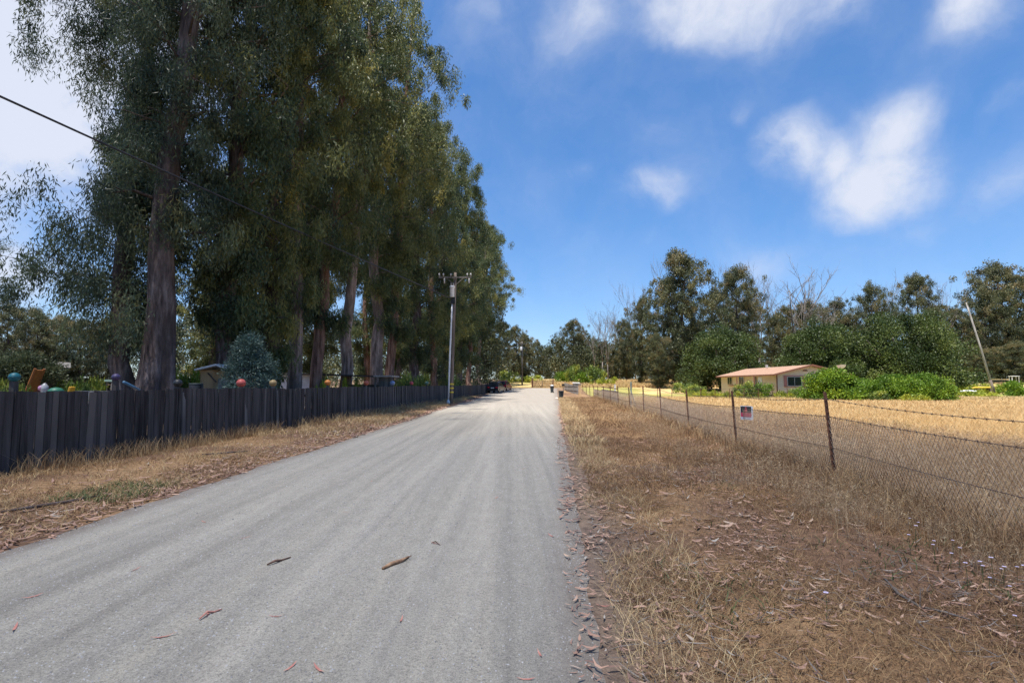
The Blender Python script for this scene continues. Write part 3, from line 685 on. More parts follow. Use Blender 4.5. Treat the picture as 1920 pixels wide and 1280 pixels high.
for u, y, k, h, lab in [(1300, 62, 1, 1.0, 'yellow green weeds left of the house by the garden fence'), (1318, 60, 1, .9, 'yellow green weed clump second left of the rusty post'), (1340, 59, 1, 1.1, 'bright yellow flowering clump left of the house corner'), (1362, 58.5, 1, .9, 'yellow clump behind the rusty post near the sign'), (1392, 58.5, 0, 1.3, 'grey green shrub below the porch railing'), (1412, 58, 0, 1.6, 'tallest green shrub in front of the porch steps'), (1430, 58.5, 2, 1.5, 'green shrub in front of the white door'), (1470, 57.5, 1, 1.0, 'yellow green clump below the gable window'), (1492, 57.5, 0, .9, 'low green clump right of the gable window'), (1515, 55, 2, .7, 'small green plant at the left foot of the gable bush'),
                        (1640, 49, 0, .8, 'grey leaved plant at the foot of the hedge'), (1712, 47, 1, .8, 'yellow green weeds at the foot of the hedge right of its middle'), (1780, 50, 1, .7, 'yellow green weeds right of the hedge end')]:
    x = X(u, y); plant('garden_plant', (x, y, g(x, y)), gt[k], lab, 'plant', GP, rz=u, sxy=1.0, sz=h)
GM = 'weed clumps in the far field'
for u, y, k, s, h, lab in [(1880, 80, 1, 1.8, 1.6, 'yellow green weed mound right of the leaning pole'), (1905, 72, 2, 1.8, 1.8, 'green weed mound at the right edge behind the fence'), (1818, 78, 1, 2, 1.3, 'yellow weeds behind the yellow hull'), (1822, 64, 1, 2, 1.0, 'yellow green weeds in front of the grey hull'), (1795, 86, 1, 2, 1.3, 'yellow weeds left of the yellow hull'),
                           (1057, 118, 2, 1.9, 2.2, 'bright green low bush beyond the gate'), (1075, 116, 0, 1.7, 3.2, 'dark shrub beyond the gate right of the bright low bush'), (1095, 112, 2, 1.8, 2.2, 'green shrub behind the fence right of the dark shrub'), (1115, 112, 0, 2, 3.2, 'taller green shrub at the foot of the thin bare trees'), (1130, 108, 1, 2, 1.8, 'yellow green weeds under the thin bare trees'),
                           (985, 120, 1, 3, 1.6, 'yellow weeds behind the farm gate left post'), (948, 116, 0, 1.8, 2.2, 'shrub beyond the parked red car'), (1280, 84, 0, 1.6, 1.3, 'green shrub under the left side of the rounded oak'), (1300, 80, 0, 1.4, 1.1, 'low green shrub left of the house by the oak')]:
    x = X(u, y); plant('wild_shrub', (x, y, g(x, y)), gt[k], lab, 'shrub', GM, rz=u, sxy=s, sz=h)

# blue-green conifer in the yard
def conifer():
    r_ = np.random.default_rng(7); cen = []; rd = []; ti = []; mb = MB(); H = 3.7
    mb.tube([(0, 0, -.2), (0, 0, H * .5), (0, 0, H * .95)], [.09, .06, .015], 7)
    for k in range(150):
        u = r_.random() ** 1.2; z = .3 + (H - .4) * u; rr = 1.28 * (1 - u) ** .75 * (.5 + .55 * r_.random()) + .08; a = k * 2.39996
        q = np.array([math.cos(a), math.sin(a), 0]); cen.append(q * rr + (0, 0, z + .12 * rr)); rd.append(.24 + .1 * r_.random()); ti.append(np.clip(.45 + r_.normal() * .2, 0, 1))
        mb.tube([(0, 0, z - .1), q * rr * .6 + (0, 0, z), q * rr + (0, 0, z + .12)], [.02, .012, .006], 4)
    V, F, T = leaves(cen, rd, 150, .12, .028, -.15, .8, ti, outward=.8)
    return [('trunk', mk(mb, 'trunk', M['bark'])), ('crown', raw('crown', V, F, M['conifer'], T))]
x = X(467, 21); plant('conifer_tree', (x, 21, g(x, 21)), conifer(), 'small bluish green conifer behind the fence left of the shed', 'tree', None, sxy=1.05, sz=.97)

# ------------------------------------------------------------------ grasses
def blades(x, y, h, w, lean, seed, fold=True):
    r_ = np.random.default_rng(seed); n = len(x); z = gz(x, y) - .01
    a = r_.random(n) * 6.283; s = np.stack([np.cos(a), np.sin(a), 0 * a], 1)
    b = r_.random(n) * 6.283; l = lean * (.3 + r_.random(n)); d = np.stack([np.cos(b) * l, np.sin(b) * l, np.ones(n)], 1)
    p = np.stack([x, y, z], 1); h = h[:, None]; w = (w * np.ones(n))[:, None]
    mid = p + d * h * .5 * np.array([.6, .6, 1.05]); tip = p + d * h * np.array([1.25, 1.25, .9])
    V = np.stack([p - s * w * .5, p + s * w * .5, mid + s * w * .36, mid - s * w * .36, tip + s * w * .06, tip - s * w * .06], 1).reshape(-1, 3)
    i = np.arange(n)[:, None] * 6; F = np.concatenate([i + np.array([[0, 1, 2, 3]]), i + np.array([[3, 2, 4, 5]])], 0)
    return V, F
def field(n, x0, x1, y0, y1, keep, seed):
    """random points, keep(x,y) is an acceptance 0..1; x0,x1 functions of y"""
    r_ = np.random.default_rng(seed); y = y0 + (y1 - y0) * r_.random(n); a = x0(y); b = x1(y)
    wmax = np.max(b - a); ok = r_.random(n) < (b - a) / wmax; y = y[ok]; x = (x0(y) + (x1(y) - x0(y)) * r_.random(len(y)))
    ok = r_.random(len(x)) < keep(x, y); return x[ok], y[ok], np.random.default_rng(seed + 1).random(int(ok.sum()))
M['straw'] = leafmat('dry_straw', [(0, (.18, .105, .06)), (.35, (.32, .20, .108)), (.7, (.50, .35, .185)), (1, (.70, .54, .31))], .25, .8, .1)
M['gold'] = leafmat('golden_grass', [(0, (.40, .265, .125)), (.5, (.57, .405, .20)), (1, (.72, .56, .32))], .25, .8, .1)
M['weed'] = leafmat('dry_weeds', [(0, (.19, .115, .065)), (.4, (.38, .26, .155)), (.75, (.57, .42, .255)), (1, (.72, .58, .38))], .3, .8, .1)
M['greenweed'] = leafmat('green_weeds', [(0, (.06, .085, .035)), (.6, (.12, .15, .06)), (1, (.22, .24, .09))], .25, .6, .2)
M['litter'] = leafmat('fallen_eucalyptus_leaves', [(0, (.14, .085, .07)), (.3, (.28, .17, .13)), (.6, (.46, .28, .2)), (.88, (.52, .37, .27)), (1, (.40, .36, .31))], .1, .7, .2)
def patch(s, o, lo, hi): return lambda x, y: sstep(lo, hi, fbm(x * s + o, y * s, 3))
def join(items):
    V = []; F = []; T = []; n = 0
    for v, f, t in items:
        V.append(v); F.append(f + n); T.append(t); n += len(v)
    return np.concatenate(V), np.concatenate(F), np.concatenate(T)
def gstrip(specs, name, m):
    it = []
    for (n, x0, x1, y0, y1, keep, hlo, hhi, w, lean, seed, toff) in specs:
        x, y, r = field(n, x0, x1, y0, y1, keep, seed)
        h = hlo + (hhi - hlo) * np.random.default_rng(seed + 7).random(len(x)) ** 1.6
        V, F = blades(x, y, h, w, lean, seed + 3)
        t = np.clip(toff + .55 * (fbm(x * .9, y * .9, 3) - .5) + .22 * np.random.default_rng(seed + 9).normal(size=len(x)), 0, 1)
        it.append((V, F, np.repeat(t, 6)))
    V, F, T = join(it); o = link(name, raw(name, V, F, m, T)); tag(o, kind='stuff'); return o
c_ = lambda k: (lambda y: k + 0 * y)
rr_ = lambda d: (lambda y: road_r(y) + d)
fr_ = lambda d: (lambda y: fence_r(y) + d)
fl_ = lambda d: (lambda y: fence_l(y) + d)
rl_ = lambda d: (lambda y: road_l(y) + d)
vis = lambda y: np.minimum(1.02 * y + 1.5, 70)
always = lambda x, y: 1 + 0 * x
def weed_edge(y): return fence_r(y) + np.clip(5.9 - .14 * (y - 8), .9, 6.2) + 1.2 * (vnoise(y * .25, 77.) - .5)
we_ = lambda d: (lambda y: np.minimum(weed_edge(y) + d, vis(y)))
gstrip([
    (90000, rr_(.25), fr_(-.1), 2.0, 8, lambda x, y: .25 + .75 * sstep(.40, .58, fbm(x * .8 + 3, y * .8, 3)), .02, .11, .005, 1.7, 201, .20),
    (60000, rr_(.25), fr_(-.1), 8, 20, lambda x, y: .35 + .65 * sstep(.38, .56, fbm(x * .8 + 3, y * .8, 3)), .03, .16, .010, 1.4, 211, .20),
    (50000, rr_(.2), fr_(-.1), 20, 62, always, .06, .24, .024, 1.0, 221, .34),
    (10000, rr_(.12), rr_(.95), 2.4, 14, patch(1.1, 7, .38, .60), .04, .19, .005, 1.0, 231, .80),
    (14000, rr_(.1), rr_(1.1), 14, 58, patch(.5, 9, .25, .45), .12, .32, .018, .7, 241, .84),
    (26000, fl_(.15), rl_(-.15), 5, 16, lambda x, y: .25 + .75 * sstep(.40, .6, fbm(x * .7 + 13, y * .7, 3)), .04, .16, .010, 1.3, 251, .50),
    (36000, fl_(.1), rl_(-.2), 16, 50, lambda x, y: .3 + .7 * sstep(.40, .6, fbm(x * .5 + 13, y * .5, 3)), .05, .22, .02, 1.0, 261, .62),
    (12000, fl_(.1), rl_(-.2), 50, 92, always, .06, .28, .04, .9, 271, .66),
], 'dry_verge_grass', M['straw'])
gstrip([(5000, fl_(.04), fl_(.5), 6, 20, patch(.8, 3, .36, .52), .12, .48, .008, .45, 281, .5), (4000, fl_(.04), fl_(.6), 20, 60, patch(.5, 3, .3, .5), .15, .5, .018, .45, 285, .6),
        (9000, fr_(-.5), fr_(.2), 3.0, 14, patch(.7, 5, .32, .55), .15, .5, .007, .5, 291, .35), (7000, fr_(-.5), fr_(.3), 14, 60, always, .15, .55, .016, .5, 295, .4)], 'fence_line_grass', M['straw'])
gstrip([(90000, we_(-.9), vis, 9, 20, always, .10, .34, .008, .6, 297, .5), (90000, we_(-.6), vis, 20, 32, always, .12, .36, .015, .55, 299, .5), (60000, we_(-.3), vis, 32, 46, always, .12, .36, .04, .6, 301, .5), (50000, fr_(.3), vis, 46, 62, always, .12, .35, .06, .6, 305, .55), (26000, c_(4.), c_(50.), 100, 125, always, .2, .7, .12, .5, 309, .5)], 'golden_field_grass', M['gold'])
# tall dry weeds behind the wire: stalk with side twigs
def weeds(n, y0, y1, seed, w, keep, x0=None, x1=None, hs=1.0):
    x, y, r = field(n, x0 or fr_(.08), x1 or vis, y0, y1, keep, seed)
    r_ = np.random.default_rng(seed + 2); h = hs * (.18 + .46 * r_.random(len(x)) ** 1.3) * (.65 + .7 * fbm(x * .4, y * .4 + 8, 2))
    V, F = blades(x, y, h, w * .6, .35, seed + 3); t = np.clip(.44 + .5 * (fbm(x * .5 + 6, y * .5, 3) - .5) + .2 * r_.normal(size=len(x)), 0, 1)
    it = [(V, F, np.repeat(t, 6))]
    k = 7; X2 = np.repeat(x, k); Y2 = np.repeat(y, k); H2 = np.repeat(h, k); n2 = len(X2)
    fz = .35 + .65 * r_.random(n2); p = np.stack([X2, Y2, gz(X2, Y2) + H2 * fz * .95], 1)
    d = r_.normal(size=(n2, 3)) * np.array([1, 1, .4]); d[:, 2] = np.abs(d[:, 2]) + .5; d /= np.linalg.norm(d, axis=1, keepdims=True)
    s = np.cross(d, rnd_unit(n2)); L2 = (.04 + .08 * r_.random(n2))[:, None] * (H2[:, None] / .5)
    V = np.stack([p, p + d * L2 * .5 + s * w * .42, p + d * L2, p + d * L2 * .5 - s * w * .42], 1).reshape(-1, 3)
    it.append((V, np.arange(n2 * 4).reshape(n2, 4), np.repeat(np.clip(np.repeat(t, k) + .18 * r_.normal(size=n2), 0, 1), 4)))
    return it
it = weeds(26000, 3.2, 12, 401, .006, always, None, we_(0)) + weeds(17000, 12, 34, 411, .012, always, None, we_(0)) + weeds(5000, 9, 30, 415, .011, always, we_(0), we_(1.2), .8) + weeds(5200, 2.6, 8, 421, .005, patch(.9, 31, .36, .6), fr_(-1.5), fr_(.1), .6) + weeds(7000, 8, 26, 431, .009, patch(.6, 37, .36, .58), fr_(-1.9), fr_(.1), .6)
V, F, T = join(it); tag(link('dry_weeds', raw('dry_weeds', V, F, M['weed'], T)), kind='stuff')
gstrip([(2600, rr_(.6), fr_(-.4), 2.2, 9, patch(1.3, 50, .60, .68), .04, .14, .012, 1.2, 501, .4), (900, lambda y: road_l(y) - 1.4, lambda y: road_l(y) - .3, 7.2, 8.6, always, .05, .16, .015, 1.0, 511, .5), (6000, fr_(.2), vis, 6, 20, patch(.5, 60, .58, .68), .2, .5, .012, .5, 521, .4), (9000, c_(24.), c_(48.), 52, 58, patch(.4, 60, .4, .6), .15, .4, .04, .5, 531, .8)], 'green_weeds', M['greenweed'])

# leaf litter: curved sickle leaves lying flat
def sickle(x, y, ln, wd, seed, lift=.012, extra=None):
    r_ = np.random.default_rng(seed); n = len(x); a = r_.random(n) * 6.283; z = gz(x, y) + lift * (.4 + r_.random(n)) + (0 if extra is None else extra)
    d = np.stack([np.cos(a), np.sin(a)], 1); s = np.stack([-d[:, 1], d[:, 0]], 1); cv = (r_.random(n) - .5) * .7; up = r_.normal(size=(n, 3)) * .10
    V = []
    for i, (t, ww) in enumerate([(0, .12), (.3, .9), (.65, .8), (1, .05)]):
        c = np.stack([x, y], 1) + d * (ln * (t - .5))[:, None] + s * (cv * ln * (4 * t * (1 - t)) * .5)[:, None]
        zz = z + up[:, 0] * ln * (t - .5) + np.abs(up[:, 1]) * ln * 4 * (t - .5) ** 2
        for sg in (-1, 1):
            q = c + s * (sg * ww * wd * .5)[:, None]; V.append(np.stack([q[:, 0], q[:, 1], zz + sg * up[:, 2] * wd], 1))
    V = np.stack(V, 1).reshape(-1, 3); i = np.arange(n)[:, None] * 8
    F = np.concatenate([i + np.array([[q, q + 1, q + 3, q + 2]]) for q in (0, 2, 4)], 0); return V, F
it = []
for n, x0, x1, y0, y1, keep, ln, wd, sd in [
    (7000, rr_(-.18), fr_(-.2), 1.9, 6, lambda x, y: np.clip(.08 + .62 * sstep(1.5, .0, x - road_r(y)) * sstep(.34, .56, fbm(x * 1.6 + 9, y * 1.6, 3)) + .10 * sstep(1.2, 0, x - road_r(y)) + .7 * sstep(.52, .64, fbm(x * 1.3 + 4, y * 1.3, 3)), 0, 1), .085, .016, 601),
    (7000, rr_(-.2), fr_(-.2), 6, 16, lambda x, y: np.clip(.14 + .7 * sstep(1.1, .0, x - road_r(y)) * sstep(.34, .56, fbm(x * 1.6 + 9, y * 1.6, 3)) + .4 * sstep(.5, .62, fbm(x + 4, y, 3)), 0, 1), .13, .023, 611),
    (6500, lambda y: road_l(y) - 2.6, rl_(.05), 5, 16, lambda x, y: np.clip(.12 + .9 * sstep(1.6, .2, road_l(y) - x), 0, 1), .14, .026, 621),
    (9000, lambda y: road_l(y) - 2.4, rl_(.15), 16, 45, lambda x, y: np.clip(.15 + .8 * sstep(1.6, .2, road_l(y) - x), 0, 1), .18, .045, 631),
    (2500, rr_(-.05), rr_(.8), 16, 40, always, .16, .035, 641), (5000, rl_(-2.5), rl_(.6), 45, 90, always, .25, .08, 651)]:
    x, y, r = field(n, x0, x1, y0, y1, keep, sd); r_ = np.random.default_rng(sd + 5); k = .4 + .95 * r_.random(len(x)) ** 1.4
    V, F = sickle(x, y, ln * k, wd * k * (.6 + .8 * r_.random(len(x))), sd + 2, .03); it.append((V, F, np.repeat(np.clip(.5 + .26 * r_.normal(size=len(x)), 0, 1), 8)))
V, F, T = join(it); tag(link('leaf_litter', raw('leaf_litter', V, F, M['litter'], T)), kind='stuff')
# small dark twigs and bark crumbs in the verge
x, y, r = field(2600, rr_(.1), fr_(-.3), 1.9, 12, lambda x, y: .3 + .7 * sstep(.45, .6, fbm(x * .9 + 14, y * .9, 3)), 661); r_ = np.random.default_rng(3)
V, F = sickle(x, y, .06 + .22 * r_.random(len(x)), .006 + .006 * r_.random(len(x)), 662, .03); tag(link('twig_litter', raw('twig_litter', V, F, M['twig'], np.repeat(r_.random(len(x)), 8))), kind='stuff')

# gravel: loose stones on the lane
def stones(n, y0, y1, smin, smax, seed):
    r_ = np.random.default_rng(seed); y = y0 + (y1 - y0) * r_.random(n); t = r_.random(n); x = road_l(y) + (road_r(y) - road_l(y)) * t
    e = np.minimum(t, 1 - t) * 2; z = gz(x, y) + .004 + .05 * (1 - (1 - np.minimum(e * 1.6, 1)) ** 2)
    s = smin + (smax - smin) * r_.random(n) ** 3; p = np.stack([x, y, z], 1)
    o = np.array([(1, 0, 0), (-.5, .85, 0), (-.5, -.85, 0), (0, 0, .9)]); a = r_.random(n) * 6.28
    Rm = np.stack([np.stack([np.cos(a), -np.sin(a), 0 * a], 1), np.stack([np.sin(a), np.cos(a), 0 * a], 1), np.stack([0 * a, 0 * a, 1 + 0 * a], 1)], 1)
    V = p[:, None, :] + np.einsum('nij,kj->nki', Rm, o) * s[:, None, None] * (.7 + .6 * r_.random((n, 4, 1)))
    i = np.arange(n)[:, None] * 4; F = np.concatenate([i + np.array([q]) for q in ([0, 1, 3], [1, 2, 3], [2, 0, 3])], 0)
    return V.reshape(-1, 3), F, np.repeat(r_.random(n), 4)
V, F, T = join([stones(24000, 1.8, 6, .002, .009, 701), stones(14000, 6, 16, .004, .013, 702)])
gv = mat('gravel_stones', rough=.9, spec=.2); setc(gv, ramp(gv, attr(gv), [(0, (.15, .15, .155)), (.5, (.34, .335, .33)), (.9, (.36, .355, .35)), (1, (.46, .45, .44))]))
tag(link('loose_gravel', raw('loose_gravel', V, F, gv, T)), kind='stuff')

def roadz(x, y):
    l, r = float(road_l(y)), float(road_r(y)); t = (x - l) / (r - l); e = min(t, 1 - t) * 2
    return g(x, y) + .004 + .05 * (1 - (1 - min(e * 1.6, 1)) ** 2)
def at_px(u, v):           # point of the flat lane under a bearing / depression
    y = EYE / max((v - 720) / 1000., 1e-3); return X(u, y), y
# leaves lying singly on the lane
lm = noisy('pink_dry_leaf', (.40, .16, .13), (.52, .25, .19), 8, .7, .2)
V, F = sickle(np.array([0.]), np.array([0.]), np.array([.12]), np.array([.015]), 5, .006); V[:, 2] -= V[:, 2].min() - .004
lme = raw('fallen_leaf', V, F, lm)
lp = [(408, 1150), (532, 1153), (273, 1068), (395, 980), (88, 1117), (60, 1175), (655, 962), (760, 1158), (1240 - 115, 1120), (930, 935), (612, 1248), (330, 1190), (1010, 1210), (985, 1255), (560, 1245), (820, 1020), (470, 1010), (1032, 1000), (980, 880), (700, 905)]
for i, (u, v) in enumerate(lp):
    x, y = at_px(u, v); o = link('fallen_leaf', lme); o.location = (x, y, roadz(x, y)); o.rotation_euler = (0, .12, i * 1.3); o.scale = [.8 + .07 * (i % 6)] * 3
    tag(o, 'single pinkish dry eucalyptus leaf lying on the grey lane', 'leaf', 'single leaves lying on the lane')
# stick, bark strips, branch
def lying(name, px, rad, m, lab, cat, onroad=True, lift=None, group=None):
    P = [at_px(u, v) for u, v in px]; b = P[0]; zz = (lambda x, y: roadz(x, y)) if onroad else g
    o = thing(name, (b[0], b[1], zz(*b)), lab, cat, group)
    return o, [(x - b[0], y - b[1], zz(x, y) - zz(*b) + rad[i] * (.8 if lift is None else lift)) for i, (x, y) in enumerate(P)]
sm = noisy('split_stick_wood', (.14, .07, .045), (.42, .26, .15), 14, .8, .2, (1, 1, 1), .4)
o, p = lying('fallen_stick', [(724, 1068), (740, 1060), (756, 1055), (771, 1046)], [.014, .018, .017, .012], sm, 'short reddish broken stick lying across the grey lane in front', 'stick')
mb = MB(); mb.tube(p, [.012, .019, .018, .009], 7); mb.build('stem', sm, o, True); mb = MB(); mb.tube([p[2], (p[3][0] + .03, p[3][1] - .03, p[3][2] + .02)], [.009, .004], 5); mb.build('side_twig', sm, o, True)
bm_ = noisy('dark_bark_strip', (.07, .04, .03), (.2, .12, .09), 14, .9, .1)
def strip(px, wd, lab, name='bark_strip', m=bm_):
    P = [at_px(u, v) for u, v in px]; b = P[0]; pts = [(x - b[0], y - b[1], roadz(x, y) - roadz(*b) + .012 + .012 * math.sin(i * 2)) for i, (x, y) in enumerate(P)]
    mb = MB(); mb.tube(pts, [wd * .3] + [wd * .5] * (len(P) - 2) + [wd * .2], 5); o = mb.build(name, m, None, True); o.location = (b[0], b[1], roadz(*b)); return tag(o, lab, 'bark')
strip([(513, 1061), (528, 1056), (540, 1051), (556, 1046)], .022, 'thin dark bark strip lying on the lane left of the broken stick')
strip([(394, 1160), (408, 1150), (420, 1145), (434, 1141)], .016, 'long pink leaf curl lying on the lane near its left foreground', 'leaf_curl', lm)
strip([(812, 1021), (820, 1020), (829, 1023)], .012, 'dark curled bark sliver on the lane beyond the broken stick')
o, p = lying('fallen_branch', [(1640, 1080), (1662, 1112), (1700, 1128), (1745, 1142), (1790, 1160)], [.008, .010, .010, .009, .006], M['deadwood'], 'long thin grey branch lying in the right verge', 'branch', False)
mb = MB(); mb.tube([(q[0], q[1], q[2] + .03 + .02 * math.sin(i * 2.1)) for i, q in enumerate(p)], [.007, .011, .011, .009, .004], 6); mb.build('stem', M['deadwood'], o, True)
mb = MB(); mb.tube([p[2], (p[2][0] + .1, p[2][1] + .12, p[2][2] + .10)], [.005, .002], 5); mb.build('side_twig', M['deadwood'], o, True)
o, p = lying('fallen_branch', [(20, 965), (80, 955), (150, 943), (200, 930)], [.02] * 4, M['bark'], 'dark branch lying along the left verge near the lane edge', 'branch', False)
mb = MB(); mb.tube([(q[0], q[1], q[2] + .03) for q in p], [.012, .022, .02, .01], 6); mb.build('stem', M['bark'], o, True)
o, p = lying('fallen_branch', [(385, 856), (410, 855), (440, 851), (470, 849)], [.02] * 4, M['bark'], 'dark stick lying in the grass below the left board fence', 'branch', False)
mb = MB(); mb.tube([(q[0], q[1], q[2] + .03) for q in p], [.014, .024, .02, .01], 6); mb.build('stem', M['bark'], o, True)
# lilac wildflowers
fm = noisy('lilac_petals', (.55, .48, .68), (.68, .6, .78), 20, .6, .2)
wf = thing('wildflower', (0, 0, 0), 'small lilac wildflower on a thin stem in the right verge weeds', 'flower', 'lilac wildflowers in the right verge')
mb = MB(); mb.tube([(0, 0, 0), (.015, 0, .12), (.02, .01, .24)], [.003, .0025, .002], 4); st = mb.build('stem', M['greenweed'], wf)
V = []; F = []
for k in range(10):
    a = 6.283 * k / 10; q = np.array([math.cos(a), math.sin(a), .15]); s = np.array([-math.sin(a), math.cos(a), 0]); b = np.array([.02, .01, .24])
    n0 = len(V); V += [b + q * .003, b + q * .014 + s * .005, b + q * .02, b + q * .014 - s * .005]; F.append((n0, n0 + 1, n0 + 2, n0 + 3))
link('flower_head', raw('flower_head', V, F, fm), wf)
fl = [(1560, 944), (1693, 962), (1710, 973), (1690, 998), (1700, 985), (1740, 960), (1765, 1002), (1732, 1012), (1820, 1047), (1840, 1044), (1852, 1048), (1826, 1064), (1815, 1049), (1788, 1048), (1900, 1062), (1870, 1077), (1882, 1050), (1760, 1025), (1775, 1020), (1528, 1107), (1875, 1130), (1910, 1110), (1735, 1005), (1855, 1055), (1905, 1090)]
for i, (u, v) in enumerate(fl):
    y = (EYE - .18) / ((v - 720) / 1000.); x = X(u, y); o = wf if i == 0 else dup(wf, (0, 0, 0)); o.location = (x, y, g(x, y) - .01); o.rotation_euler = (0, 0, i); o.scale = [.62 + .07 * (i % 5)] * 3

# ------------------------------------------------------------------ dark board fence at left
f = thing('board_fence', (fence_l(9), 9, 0), 'long dark fence of upright weathered boards along the left verge', 'fence')
b0 = np.array([fence_l(9), 9, 0]); mb = MB(); y = 3.0; ang = math.atan2(1, .066); r_ = np.random.default_rng(31); grp = .5
k = 0
while y < 85:
    wd = .135 + .05 * r_.random(); yc = y + wd / 2; x = fence_l(yc) + .012 * math.sin(k * 2.1) + .03 * math.sin(yc * .9)
    h = 1.455 + .008 * r_.normal() + .012 * math.sin(yc * .55); gzz = g(x, yc)
    if k % 7 == 0: grp = r_.random()
    t = float(np.clip(.36 + .15 * r_.normal() + .2 * (grp - .5), 0, .8));  t = .9 if r_.random() < .02 else t
    if yc > 24: t = min(1, t + .2)  # farther boards tinted lighter: the sunlit look is put into their colour
    mb.box((x - b0[0], yc - 9, gzz + h / 2 - .03), (.022, wd - .006 - .006 * r_.random(), h + .06), rz=-.066, tint=t, rx=.007 * r_.normal() - .022, ry=.01 * r_.normal() - .03)
    y += wd; k += 1
mb.build('board_panel', M['board'], f)
mb = MB()
for z in (.35, 1.15):
    P = [(fence_l(q) - b0[0] - .11, q - 9, z + g(fence_l(q), q)) for q in np.arange(3, 85, 2.)]; 
    for a, b in zip(P[:-1], P[1:]):
        c = (np.array(a) + b) / 2; mb.box(c, (.04, 2.0, .09), rz=-.066)
mb.build('rail', M['polewood'], f)
balls = [(40, 707, 27, 'dark teal', (.01, .12, .15)), (228, 707, 19, 'dark purple', (.06, .045, .12)), (343, 718, 20, 'black', (.02, .022, .024)), (460, 718, 20, 'faded red', (.5, .10, .08)), (519, 718, 16, 'mustard tan', (.33, .23, .10)),
         (620, 717, 13, 'orange', (.62, .22, .05)), (691, 718, 11, 'orange red', (.55, .13, .07)), (740, 718, 10, 'pale blue', (.22, .3, .5)), (775, 718, 8, 'pinkish red', (.55, .1, .12)), (803, 718, 8, 'dull green', (.1, .2, .15))]
for i, (u, v, dpx, cn, cc_) in enumerate(balls):
    # where the bearing meets the fence line
    kx = (u - 960) / 1003.; y = -9.4 / (kx - .066); x = fence_l(y) - .13; rad = dpx / 2000. * y * .93 / math.sqrt(1 + kx * kx); zc = Z(v, y); zt = max(zc - rad * .85, 1.2)
    mb = MB(); mb.box((x - b0[0], y - 9, (g(x, y) + zt) / 2), (.09, .09, zt - g(x, y) + .0)); mb.build('post', M['board'] if i in (0, 1, 2) else M['palewood'], f)
    if i in (2, 3, 4):
        mb = MB(); mb.box((x + .16 - b0[0], y - 9 + .05, .7), (.03, .13, 1.38), rx=-.02, ry=-.06, tint=1); mb.build('pale_board', M['palewood'], f)
    o = thing('ball', (x, y, zc), cn + ' ball resting on a post of the dark board fence', 'ball', 'painted balls on the fence posts')
    prof = [(rad * math.sin(math.pi * q / 12), -rad * .93 * math.cos(math.pi * q / 12)) for q in range(13)]; prof[0] = (.002, -rad * .93); prof[-1] = (.002, rad * .93)
    mb = MB(); mb.lathe((0, 0, 0), prof, 20); mb.build('shell', paint(cn.replace(' ', '_') + '_ball', cc_, .5), o, True)
    mb = MB(); mb.lathe((0, 0, 0), [(rad * 1.003, -.012), (rad * 1.02, -.008), (rad * 1.02, .008), (rad * 1.003, .012)], 20); mb.build('seam', paint('ball_seam_' + cn.replace(' ', '_'), tuple(.6 * q for q in cc_)), o, True)
# blue rope line sloping down behind the fence
mb = MB(); y0, y1 = 14.2, 15.5; p0 = np.array([X(232, y0), y0, Z(716, y0)]); p1 = np.array([X(272, y1), y1, Z(733, y1)])
mb.tube([p0 * 0, (p1 - p0) * .5 + (0, 0, -.02), p1 - p0 + (0, 0, -.05)], .035, 8); o = mb.build('blue_pole', paint('blue_paint', (.10, .22, .34)), None, True); o.location = p0; tag(o, 'thin blue pole slanting down behind fence below the purple ball', 'pole')

# ------------------------------------------------------------------ yard buildings and toys
def shed():
    y = 36.; x0, x1 = X(527, y), X(735, y); o = thing('shed', ((x0 + x1) / 2, y, 0), 'long low open shed with flat dark roof behind the board fence', 'shed'); cx = (x0 + x1) / 2
    zl, zr = Z(701, y), Z(706, y)
    mb = MB(); mb.prism([(x0 - cx - .3, -.5, zl), (x1 - cx - 1.1, -.5, zr - .03), (x1 - cx - 1.1, -.5, zr + .09 - .03), (x0 - cx - .3, -.5, zl + .12)], (0, 2.6, 0)); mb.build('roof', M['roofdark'], o)
    mb = MB(); mb.prism([(x1 - cx - 1.1, -.6, zr - .02), (x1 - cx + .1, -.6, zr - .02), (x1 - cx + .1, -.6, zr + .07), (x1 - cx - 1.1, -.6, zr + .07)], (0, 2.4, 0)); mb.build('end_roof', M['greywood'], o)
    mb = MB(); mb.box((X(556, y) - cx, .02, zl / 2 - .05), (X(587, y) - X(525, y), .06, zl - .06)); mb.build('wall_panel', M['shedwhite'], o)
    for u in (589, 607, 642, 668, 704):
        mb = MB(); mb.box((X(u, y) - cx, 0, zr / 2 - .03), (.11, .11, zr - .04)); mb.build('post', M['palewood'], o)
    mb = MB()
    for k in range(8): mb.box((X(711, y) - cx + k * .12, .04, zr / 2 - .03), (.112, .03, zr - .05), tint=.5)
    mb.build('side_panel', M['palewood'], o)
    mb = MB(); mb.box(((X(640, y) + X(706, y)) / 2 - cx, 1.6, .8), (X(706, y) - X(640, y), .05, 1.55)); mb.build('back_panel', M['palewood'], o)
shed()
